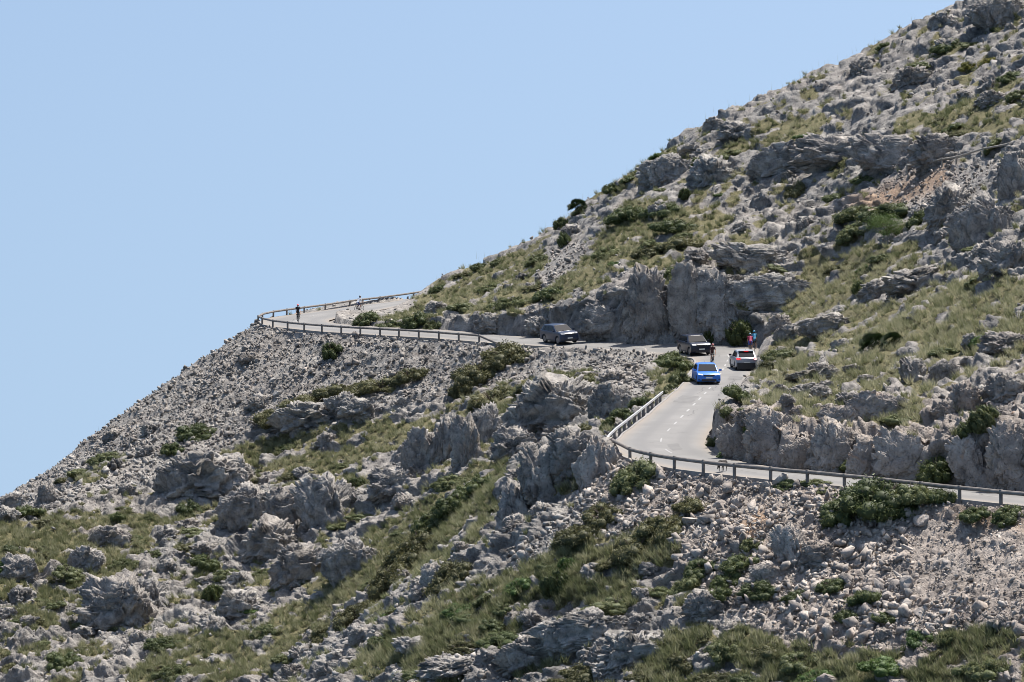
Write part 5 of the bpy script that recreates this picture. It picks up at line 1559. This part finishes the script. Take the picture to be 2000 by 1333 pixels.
            rm = MB()
            for k in range(5):
                an = 2 * math.pi * k / 5
                rm.box((0, 0, 0), (0.05, 0.02, 2 * 0.0 + wr - 0.11), Matrix.Rotation(an, 4, 'Y') @ Matrix.Translation((0, sg * 0.085, (wr - 0.11) / 2)))
            rm.tube([(0, -0.09, 0), (0, 0.09, 0)], wr - 0.115, 20, True)
            rm.build('rim', RIM, wl_)
    # front
    fy = W * 0.345
    for sg in (1, -1):
        MB().add([(h - 0.045, sg * (fy - 0.16), hood - 0.17), (h - 0.12, sg * (fy + 0.17), hood - 0.15), (h - 0.24, sg * (fy + 0.19), hood - 0.05), (h - 0.11, sg * (fy - 0.15), hood - 0.075),
                  (h - 0.3, sg * (fy - 0.16), hood - 0.19), (h - 0.4, sg * (fy + 0.12), hood - 0.17), (h - 0.4, sg * (fy + 0.12), hood - 0.08), (h - 0.3, sg * (fy - 0.15), hood - 0.09)],
                 [(0, 1, 2, 3), (0, 1, 5, 4), (1, 2, 6, 5), (2, 3, 7, 6), (3, 0, 4, 7)]).build('headlight', spec.get('head', HEADL), root)
        MB().box((h - 0.11, sg * (fy + 0.09), gz + 0.2), (0.10, 0.2, 0.10)).build('fog_light', BLACKP, root)
        x = -h + 0.05
        MB().add([(x - 0.05, sg * W * 0.30, belt - 0.10), (x + 0.0, sg * W * 0.478, belt - 0.12), (x + 0.16, sg * W * 0.482, belt + 0.0), (x - 0.02, sg * W * 0.30, belt + 0.0),
                  (x + 0.2, sg * W * 0.30, belt - 0.10), (x + 0.2, sg * W * 0.44, belt - 0.10), (x + 0.2, sg * W * 0.44, belt), (x + 0.2, sg * W * 0.30, belt)],
                 [(0, 1, 2, 3), (0, 1, 5, 4), (1, 2, 6, 5), (2, 3, 7, 6), (3, 0, 4, 7)]).build('tail_light', spec.get('tail', REDL), root)
    MB().box((h - 0.075, 0, hood - 0.2), (0.12, W * 0.46, 0.12)).build('grille', BLACKP, root)
    MB().box((h - 0.03, 0, hood - 0.135), (0.05, 0.12, 0.05)).build('badge', CHROME, root)
    MB().box((h - 0.045, 0, gz + 0.14), (0.10, W * 0.62, 0.16)).build('lower_intake', BLACKP, root)
    MB().box((h + 0.006, 0, gz + 0.33), (0.02, 0.5, 0.11)).build('number_plate', PLATE, root)
    MB().box((-h - 0.004, 0, spec.get('rplate', gz + 0.52)), (0.02, 0.5, 0.11)).build('number_plate', PLATE, root)
    MB().box((-h + 0.04, 0, gz + 0.14), (0.13, W * 0.9, spec.get('bump', 0.2))).build('rear_bumper', BLACKP, root)
    MB().box((0, 0, gz + 0.12), (L * 0.86, W * 0.72, 0.24)).build('underbody', BLACKP, root)
    if spec.get('spoiler'):
        MB().box((rr - 0.06, 0, zt - 0.02), (0.26, wt * 1.8, 0.035), None).build('roof_spoiler', paint, root)
        MB().box((rr - 0.20, 0, zt - 0.045), (0.03, 0.34, 0.03)).build('brake_light', BRAKE, root)
    if spec.get('rails'):
        for sg in (1, -1):
            MB().tube([(rf - 0.1, sg * wt * 0.97, zt + 0.0), (rf - 0.25, sg * wt * 0.97, zt + 0.07), (rr + 0.3, sg * wt * 0.97, zt + 0.06), (rr + 0.12, sg * wt * 0.97, zt - 0.02)], 0.022, 6).build('roof_rail', CHROME, root)
    MB().tube([(rr + 0.3, 0, zt), (rr + 0.18, 0, zt + 0.12)], 0.01, 5).build('aerial', BLACKP, root)
    return tag(root, label, 'car', 'cars on the road')

def car_paint(name, col, metal=0.0, rough=0.3):
    m, n, l, b = new_mat(name)
    g = n.new('ShaderNodeNewGeometry')
    dust = noise_n(n, l, g.outputs['Position'], 2.5, 5)
    c = mixc(n, l, math_n(n, l, 'MULTIPLY', dust, 0.03), col, (0.3, 0.27, 0.23))
    l.new(c, b.inputs['Base Color'])
    b.inputs['Metallic'].default_value = metal; b.inputs['Roughness'].default_value = rough
    b.inputs['Coat Weight'].default_value = 0.12; b.inputs['Specular IOR Level'].default_value = 0.35; b.inputs['Coat Roughness'].default_value = 0.05
    return m
def road_matrix(u, v, ang, shift=0.0):
    """ang: heading, degrees from straight towards the camera, + to the right of the picture"""
    p, n_, r = road_frame(u, v)
    f = Vector((math.sin(R(ang)), -math.cos(R(ang)), 0))
    f = (f - n_ * f.dot(n_)).normalized()
    l_ = n_.cross(f).normalized()
    M = Matrix((f, l_, n_)).transposed().to_4x4()
    M.translation = p + n_ * (0.035) + f * shift
    return M
car('car', road_matrix(1093, 670, 25), 4.45, 1.87, 1.68, car_paint('slate_blue_paint', (0.018, 0.03, 0.06)), dict(wr=0.37, gz=0.23, belt=0.66, hood=0.65, hoodlen=0.24, screen=0.20, back=0.12, head=HEADOFF),
    'dark blue grey family car coming along the far straight')
car('car', road_matrix(1356, 692, 14), 4.4, 1.85, 1.66, car_paint('navy_paint', (0.006, 0.010, 0.026)), dict(wr=0.36, gz=0.22, belt=0.65, hood=0.64, hoodlen=0.24, screen=0.18, back=0.11, rails=True),
    'navy car with roof rails coming round the inside of the bend')
car('car', road_matrix(1379, 748, 3), 4.05, 1.78, 1.47, car_paint('bright_blue_paint', (0.03, 0.16, 0.56), 0.1), dict(wr=0.31, gz=0.17, belt=0.62, hood=0.58, hoodlen=0.22, screen=0.19, back=0.13),
    'bright blue small car driving down towards the camera')
car('car', road_matrix(1452, 721, 184), 4.2, 1.78, 1.56, car_paint('white_paint', (0.32, 0.33, 0.35), 0.0), dict(wr=0.34, gz=0.2, belt=0.63, hood=0.6, taillen=0.04, back=0.16, spoiler=True, bump=0.52, mirror=BLACKP, tail=BRAKE, rplate=0.62),
    'white car seen from behind driving uphill past the bend')
print('cars', round(time.time() - T0, 1))
# ------------------------------------------------------------------ bicycles and riders
def bike(name, M, col, label):
    root = empty(name, M=M)
    fm = plain('bicycle_paint', col, 0.35, coat=0.5)
    for nm, cx in (('wheel', -0.41), ('wheel', 0.58)):
        w_ = empty(nm); w_.parent = root; w_.location = (cx, 0, 0.34)
        N = 28
        circ = lambda r_: [(r_ * math.cos(2 * math.pi * k / N), 0, r_ * math.sin(2 * math.pi * k / N)) for k in range(N + 1)]
        MB().tube(circ(0.325), 0.016, 6, False).build('tyre', RUBBER, w_)
        MB().tube(circ(0.298), 0.011, 5, False).build('rim', BLACKP, w_)
        sp = MB()
        for k in range(12):
            a = 2 * math.pi * k / 12
            sp.tube([(0, 0.02 * (-1) ** k, 0), (0.295 * math.cos(a), 0, 0.295 * math.sin(a))], 0.0025, 3)
        sp.tube([(0, -0.05, 0), (0, 0.05, 0)], 0.022, 8)
        sp.build('spokes', RIM, w_)
    bb, st, ht, hb = (0, 0, 0.27), (-0.14, 0, 0.80), (0.36, 0, 0.84), (0.40, 0, 0.70)
    f = MB()
    for a, c, r_ in ((bb, st, 0.018), (bb, hb, 0.022), (st, ht, 0.017), (ht, hb, 0.02)): f.tube([a, c], r_, 8)
    for sg in (1, -1):
        f.tube([bb, (-0.41, sg * 0.06, 0.34)], 0.01, 6); f.tube([(-0.135, 0, 0.78), (-0.41, sg * 0.06, 0.34)], 0.009, 6)
    f.build('frame', fm, root)
    fk = MB()
    for sg in (1, -1): fk.tube([hb, (0.45, sg * 0.05, 0.6), (0.58, sg * 0.05, 0.34)], [0.015, 0.013, 0.01], 6)
    fk.build('fork', fm, root)
    hbm = MB()
    hbm.tube([ht, (0.37, 0, 0.90), (0.46, 0, 0.91)], 0.014, 6)
    for sg in (1, -1):
        hbm.tube([(0.46, 0, 0.91), (0.46, sg * 0.2, 0.91), (0.55, sg * 0.21, 0.91), (0.56, sg * 0.21, 0.84), (0.48, sg * 0.21, 0.78)], 0.012, 6)
    hbm.build('handlebar', BLACKP, root)
    s_ = MB(); s_.tube([(-0.14, 0, 0.8), (-0.17, 0, 0.93)], 0.013, 6)
    s_.build('seat_post', BLACKP, root)
    s2 = MB(); s2.add([(-0.30, -0.07, 0.95), (-0.30, 0.07, 0.95), (-0.12, 0.03, 0.955), (0.0, 0.018, 0.95), (0.0, -0.018, 0.95), (-0.12, -0.03, 0.955),
                       (-0.29, -0.05, 0.92), (-0.29, 0.05, 0.92), (0.0, 0.012, 0.925), (0.0, -0.012, 0.925)],
                      [(0, 1, 2, 5), (5, 2, 3, 4), (0, 6, 7, 1), (1, 7, 8, 3, 2), (0, 5, 4, 9, 6), (3, 8, 9, 4), (6, 9, 8, 7)])
    s2.build('saddle', BLACKP, root)
    c = MB()
    c.tube([(0, -0.07, 0.27), (0, 0.07, 0.27)], 0.02, 8)
    c.tube([(0, -0.05, 0.27), (0, -0.045, 0.27)], 0.095, 20)
    c.tube([(0, -0.075, 0.27), (0.12, -0.075, 0.19)], 0.011, 6); c.tube([(0, 0.075, 0.27), (-0.12, 0.075, 0.35)], 0.011, 6)
    c.build('crank', RIM, root)
    for x, y, z in ((0.12, -0.12, 0.19), (-0.12, 0.12, 0.35)):
        MB().box((x, y, z), (0.09, 0.08, 0.025)).build('pedal', BLACKP, root)
    return tag(root, label, 'bicycle', 'bicycles on the road')

def capsule(b, p, q, r1, r2, n=12):
    p, q = Vector(p), Vector(q)
    d = (q - p); L = d.length; d = d / L if L > 1e-6 else Vector((0, 0, 1))
    pts, rad = [], []
    for t in np.linspace(-90, 0, 5): pts.append(p + d * (r1 * math.sin(R(t)))); rad.append(max(r1 * math.cos(R(t)), 0.0008))
    for t in np.linspace(0, 90, 5): pts.append(q + d * (r2 * math.sin(R(t)))); rad.append(max(r2 * math.cos(R(t)), 0.0008))
    b.tube(pts, rad, n)

def fuse(name, bones, mats, parent, vox, ratio=0.5):
    """one continuous skin over the bones; colour goes with the nearest bone"""
    b = MB()
    for p, q, r1, r2, mi in bones: capsule(b, p, q, r1, r2)
    o = b.build(name, [mats[0]], parent)
    md = o.modifiers.new('skin', 'REMESH'); md.mode = 'VOXEL'; md.voxel_size = vox
    ms = o.modifiers.new('smooth', 'SMOOTH'); ms.factor = 0.5; ms.iterations = 3
    dc = o.modifiers.new('reduce', 'DECIMATE'); dc.ratio = ratio
    dg = bpy.context.evaluated_depsgraph_get()
    me = bpy.data.meshes.new_from_object(o.evaluated_get(dg))
    o.modifiers.clear()
    o.data = me
    me.materials.clear()
    for m in mats: me.materials.append(m)
    n = len(me.polygons)
    c = np.empty(n * 3, np.float32); me.polygons.foreach_get('center', c); c = c.reshape(-1, 3)
    best = np.full(n, 9.0); mi_ = np.zeros(n, np.int32)
    for p, q, r1, r2, mi in bones:
        p, q = np.array(p, float), np.array(q, float)
        d = q - p; L2 = max(d @ d, 1e-9)
        t = np.clip(((c - p) @ d) / L2, 0, 1)
        e = np.linalg.norm(c - (p + t[:, None] * d), axis=1) - (r1 + (r2 - r1) * t)
        m = e < best
        best[m] = e[m]; mi_[m] = mi
    me.polygons.foreach_set('material_index', mi_)
    me.polygons.foreach_set('use_smooth', np.ones(n, bool))
    me.update()
    return o

SKIN = plain('skin', (0.42, 0.25, 0.17), 0.6)
HAIR = plain('dark_hair', (0.03, 0.022, 0.016), 0.7)
EYE = plain('eye', (0.03, 0.03, 0.03), 0.2)
def ik(a, c, l1, l2, pole):
    a, c, pole = Vector(a), Vector(c), Vector(pole)
    d = c - a; L = min(d.length, l1 + l2 - 0.005)
    x = (l1 * l1 - l2 * l2 + L * L) / (2 * L); h = math.sqrt(max(l1 * l1 - x * x, 0))
    d.normalize(); pn = pole - d * pole.dot(d); pn.normalize()
    return a + d * x + pn * h

def rider(M, jersey, shorts, helmet, label, upright=0.0, legs=None, shoe=(0.05, 0.05, 0.05)):
    root = empty('person', M=M)
    J, S = plain('jersey', jersey, 0.75, var=0.12, scale=8), plain('cycling_shorts', shorts, 0.7)
    SH = plain('cycling_shoe', shoe, 0.5)
    mats = [J, S, SKIN, SH, HAIR]
    leg_m = 2 if legs is None else 1
    hip = Vector((-0.17 + 0.06 * upright, 0, 1.0 + 0.06 * upright))
    chest = Vector((0.16 - 0.12 * upright, 0, 1.29 + 0.17 * upright))
    neck = Vector((0.25 - 0.17 * upright, 0, 1.42 + 0.19 * upright))
    head = Vector((0.34 - 0.16 * upright, 0, 1.53 + 0.21 * upright))
    bones = [(hip, hip + (chest - hip) * 0.45, 0.145, 0.135, 0), (hip + (chest - hip) * 0.4, chest, 0.135, 0.15, 0), (chest, neck, 0.14, 0.075, 0),
             (neck, head - Vector((0.02, 0, 0.03)), 0.058, 0.055, 2),
             (head + Vector((-0.01, 0, 0.02)), head + Vector((0.02, 0, -0.05)), 0.095, 0.068, 2),
             (head + Vector((0.095, 0, -0.02)), head + Vector((0.115, 0, -0.045)), 0.014, 0.017, 2),
             (head + Vector((-0.045, 0, 0.03)), head + Vector((-0.06, 0, -0.03)), 0.088, 0.07, 4)]
    for sg in (1, -1):
        bones.append((head + Vector((0, sg * 0.09, -0.01)), head + Vector((-0.005, sg * 0.095, 0.02)), 0.018, 0.02, 2))
        sh = neck + Vector((-0.05, sg * 0.17, -0.06))
        bones.append((chest + Vector((0.03, sg * 0.06, 0.05)), sh, 0.10, 0.075, 0))
        hand = Vector((0.52, sg * 0.205, 0.945))
        el = ik(sh, hand, 0.30, 0.27, Vector((-0.5, sg * 0.6, -0.6)))
        mid = sh + (el - sh) * 0.72
        bones += [(sh, mid, 0.062, 0.052, 0), (mid, el, 0.046, 0.042, 2), (el, hand + (el - hand) * 0.12, 0.042, 0.028, 2)]
        # palm and fingers closed on the hood of the bar
        fw = (hand - el).normalized()
        bones.append((hand + (el - hand) * 0.12, hand + fw * 0.03 + Vector((0, 0, 0.005)), 0.028, 0.03, 2))
        for k in range(4):
            yb = sg * (-0.028 + 0.0185 * k)
            k0 = hand + fw * 0.035 + Vector((0, yb, 0.0)); ln = (0.036, 0.042, 0.04, 0.032)[k]
            k1 = k0 + Vector((ln, 0, -0.012)); k2 = k1 + Vector((0.004, 0, -ln * 0.8))
            bones += [(k0, k1, 0.0095, 0.009, 2), (k1, k2, 0.009, 0.0085, 2)]
        bones.append((hand + Vector((-0.01, -sg * 0.03, -0.005)), hand + Vector((0.03, -sg * 0.045, -0.035)), 0.011, 0.009, 2))
        # legs
        hj = hip + Vector((0.02, sg * 0.09, -0.03))
        ped = Vector((0.12, -0.12, 0.205)) if sg < 0 else Vector((-0.12, 0.12, 0.365))
        ank = ped + Vector((-0.09, 0, 0.10))
        kn = ik(hj, ank, 0.44, 0.43, Vector((1, 0, 0.2)))
        tm = hj + (kn - hj) * 0.68
        bones += [(hip + Vector((0, sg * 0.05, 0)), hj, 0.125, 0.11, 1), (hj, tm, 0.098, 0.075, 1), (tm, kn, 0.068, 0.056, leg_m), (kn, kn + (ank - kn) * 0.35, 0.055, 0.058, leg_m),
                  (kn + (ank - kn) * 0.35, ank, 0.058, 0.036, leg_m), (ank + Vector((-0.03, 0, -0.05)), ped + Vector((0.10, 0, 0.03)), 0.042, 0.036, 3)]
    body = fuse('body', bones, mats, root, 0.0105, 0.35)
    # helmet: a vented shell over the crown
    HM = plain('helmet_shell', helmet, 0.4)
    hb = MB()
    c = head + Vector((-0.012, 0, 0.055))
    N1, N2 = 9, 20
    vs, fs = [], []
    for i in range(N1):
        e = R(90) * i / (N1 - 1)
        for k in range(N2):
            a = 2 * math.pi * k / N2
            rr_ = 1 + (0.04 if k % 4 < 2 and i > 1 else 0)
            vs.append(c + Vector((0.142 * math.sin(e) * math.cos(a) * rr_, 0.108 * math.sin(e) * math.sin(a) * rr_, 0.10 * math.cos(e) * rr_ - 0.02 * math.cos(a))))
    for i in range(N1 - 1):
        for k in range(N2):
            fs.append((i * N2 + k, i * N2 + (k + 1) % N2, (i + 1) * N2 + (k + 1) % N2, (i + 1) * N2 + k))
    fs.append(tuple((N1 - 1) * N2 + k for k in range(N2)))
    hb.add(vs, fs).build('helmet', HM, root)
    for sg in (1, -1):
        MB().tube([head + Vector((0.082, sg * 0.033, 0.005)), head + Vector((0.092, sg * 0.033, 0.005))], [0.014, 0.006], 8).build('eye', EYE, root)
    MB().tube([head + Vector((0.082, -0.022, -0.072)), head + Vector((0.090, 0, -0.074)), head + Vector((0.082, 0.022, -0.072))], 0.006, 6).build('mouth', plain('lips', (0.3, 0.12, 0.1), 0.6), root)
    return tag(root, label, 'person', 'cyclists on the road')

def cyc(u, v, ang, jersey, shorts, helmet, plab, blab, col, **k):
    M = road_matrix(u, v, ang)
    bike('bicycle', M, col, blab)
    rider(M, jersey, shorts, helmet, plab, **k)
cyc(582.5, 631, 8, (0.012, 0.012, 0.014), (0.012, 0.012, 0.014), (0.55, 0.03, 0.05), 'rider in black with a red helmet sitting upright at the far bend',
    'dark bicycle under the rider in black at the far bend', (0.02, 0.03, 0.03), upright=1.0, legs=1)
cyc(700.5, 610.5, 145, (0.72, 0.73, 0.76), (0.03, 0.05, 0.16), (0.16, 0.17, 0.19), 'rider in a white jersey and blue shorts climbing the far leg of the road',
    'bicycle under the rider in the white jersey', (0.05, 0.05, 0.06), upright=0.35, legs=None)
cyc(1391, 713, 5, (0.05, 0.012, 0.014), (0.01, 0.01, 0.012), (0.22, 0.015, 0.02), 'rider in dark red and black coming down behind the blue car',
    'bicycle under the rider behind the blue car', (0.03, 0.03, 0.03), upright=0.25, legs=None)
cyc(1466, 691, 176, (0.34, 0.03, 0.08), (0.02, 0.07, 0.32), (0.16, 0.3, 0.34), 'rider in a pink red jersey and blue shorts going uphill ahead of the white car',
    'bicycle under the rider in the pink red jersey', (0.03, 0.03, 0.03), upright=0.15)
cyc(1474, 687, 176, (0.035, 0.22, 0.36), (0.015, 0.015, 0.02), (0.05, 0.33, 0.5), 'rider with a light blue helmet and top just in front of the pink jersey',
    'bicycle under the rider with the light blue helmet', (0.03, 0.03, 0.03), upright=0.4)

# ------------------------------------------------------------------ the goat on the road
def goat(u, v, ang):
    M = road_matrix(u, v, ang) @ Matrix.Scale(0.95, 4)
    root = empty('goat', M=M)
    DK = plain('goat_dark_coat', (0.022, 0.017, 0.014), 0.85, var=0.3, scale=10)
    GR = plain('goat_grey_saddle', (0.20, 0.185, 0.17), 0.9, var=0.25, scale=12)
    HF = plain('hoof', (0.02, 0.018, 0.016), 0.6)
    B = []
    B += [((-0.30, 0, 0.53), (0.0, 0, 0.50), 0.135, 0.165, 0), ((0.0, 0, 0.50), (0.28, 0, 0.53), 0.165, 0.15, 0),
          ((-0.26, 0, 0.63), (0.16, 0, 0.635), 0.07, 0.07, 1),
          ((0.30, 0, 0.56), (0.50, 0, 0.47), 0.11, 0.075, 0), ((0.50, 0, 0.47), (0.58, 0, 0.37), 0.075, 0.062, 0),
          ((0.58, 0, 0.37), (0.66, 0, 0.22), 0.06, 0.036, 0), ((0.665, 0, 0.21), (0.67, 0, 0.19), 0.034, 0.03, 0),
          ((0.63, 0, 0.20), (0.60, 0, 0.14), 0.016, 0.008, 0),
          ((-0.42, 0, 0.60), (-0.50, 0, 0.64), 0.026, 0.016, 0)]
    for sg in (1, -1):
        B.append(((0.56, sg * 0.05, 0.42), (0.53, sg * 0.15, 0.40), 0.02, 0.012, 0))
        # fore leg: elbow, wrist, fetlock, hoof
        B += [((0.24, sg * 0.08, 0.45), (0.23, sg * 0.09, 0.33), 0.065, 0.042, 0), ((0.23, sg * 0.09, 0.33), (0.25, sg * 0.09, 0.21), 0.04, 0.027, 0),
              ((0.25, sg * 0.09, 0.21), (0.245, sg * 0.09, 0.06), 0.025, 0.019, 0), ((0.245, sg * 0.09, 0.05), (0.265, sg * 0.09, 0.02), 0.022, 0.024, 2)]
        # hind leg: stifle forward, hock back, upright shank
        B += [((-0.30, sg * 0.08, 0.50), (-0.22, sg * 0.095, 0.37), 0.095, 0.06, 0), ((-0.22, sg * 0.095, 0.37), (-0.36, sg * 0.09, 0.24), 0.052, 0.027, 0),
              ((-0.36, sg * 0.09, 0.24), (-0.345, sg * 0.09, 0.06), 0.025, 0.019, 0), ((-0.345, sg * 0.09, 0.05), (-0.325, sg * 0.09, 0.02), 0.022, 0.024, 2)]
    fuse('body', B, [DK, GR, HF], root, 0.010, 0.5)
    for sg in (1, -1):
        MB().tube([(0.545, sg * 0.03, 0.43), (0.53, sg * 0.05, 0.51), (0.47, sg * 0.07, 0.56), (0.40, sg * 0.09, 0.56)], [0.018, 0.016, 0.012, 0.004], 7).build('horn', HF, root)
        MB().tube([(0.605, sg * 0.048, 0.33), (0.61, sg * 0.056, 0.328)], [0.010, 0.004], 6).build('eye', EYE, root)
    return tag(root, 'dark brown goat with a greyish back and lowered head behind the near guardrail', 'goat')
goat(1411, 922, -28)
print('all', round(time.time() - T0, 1))
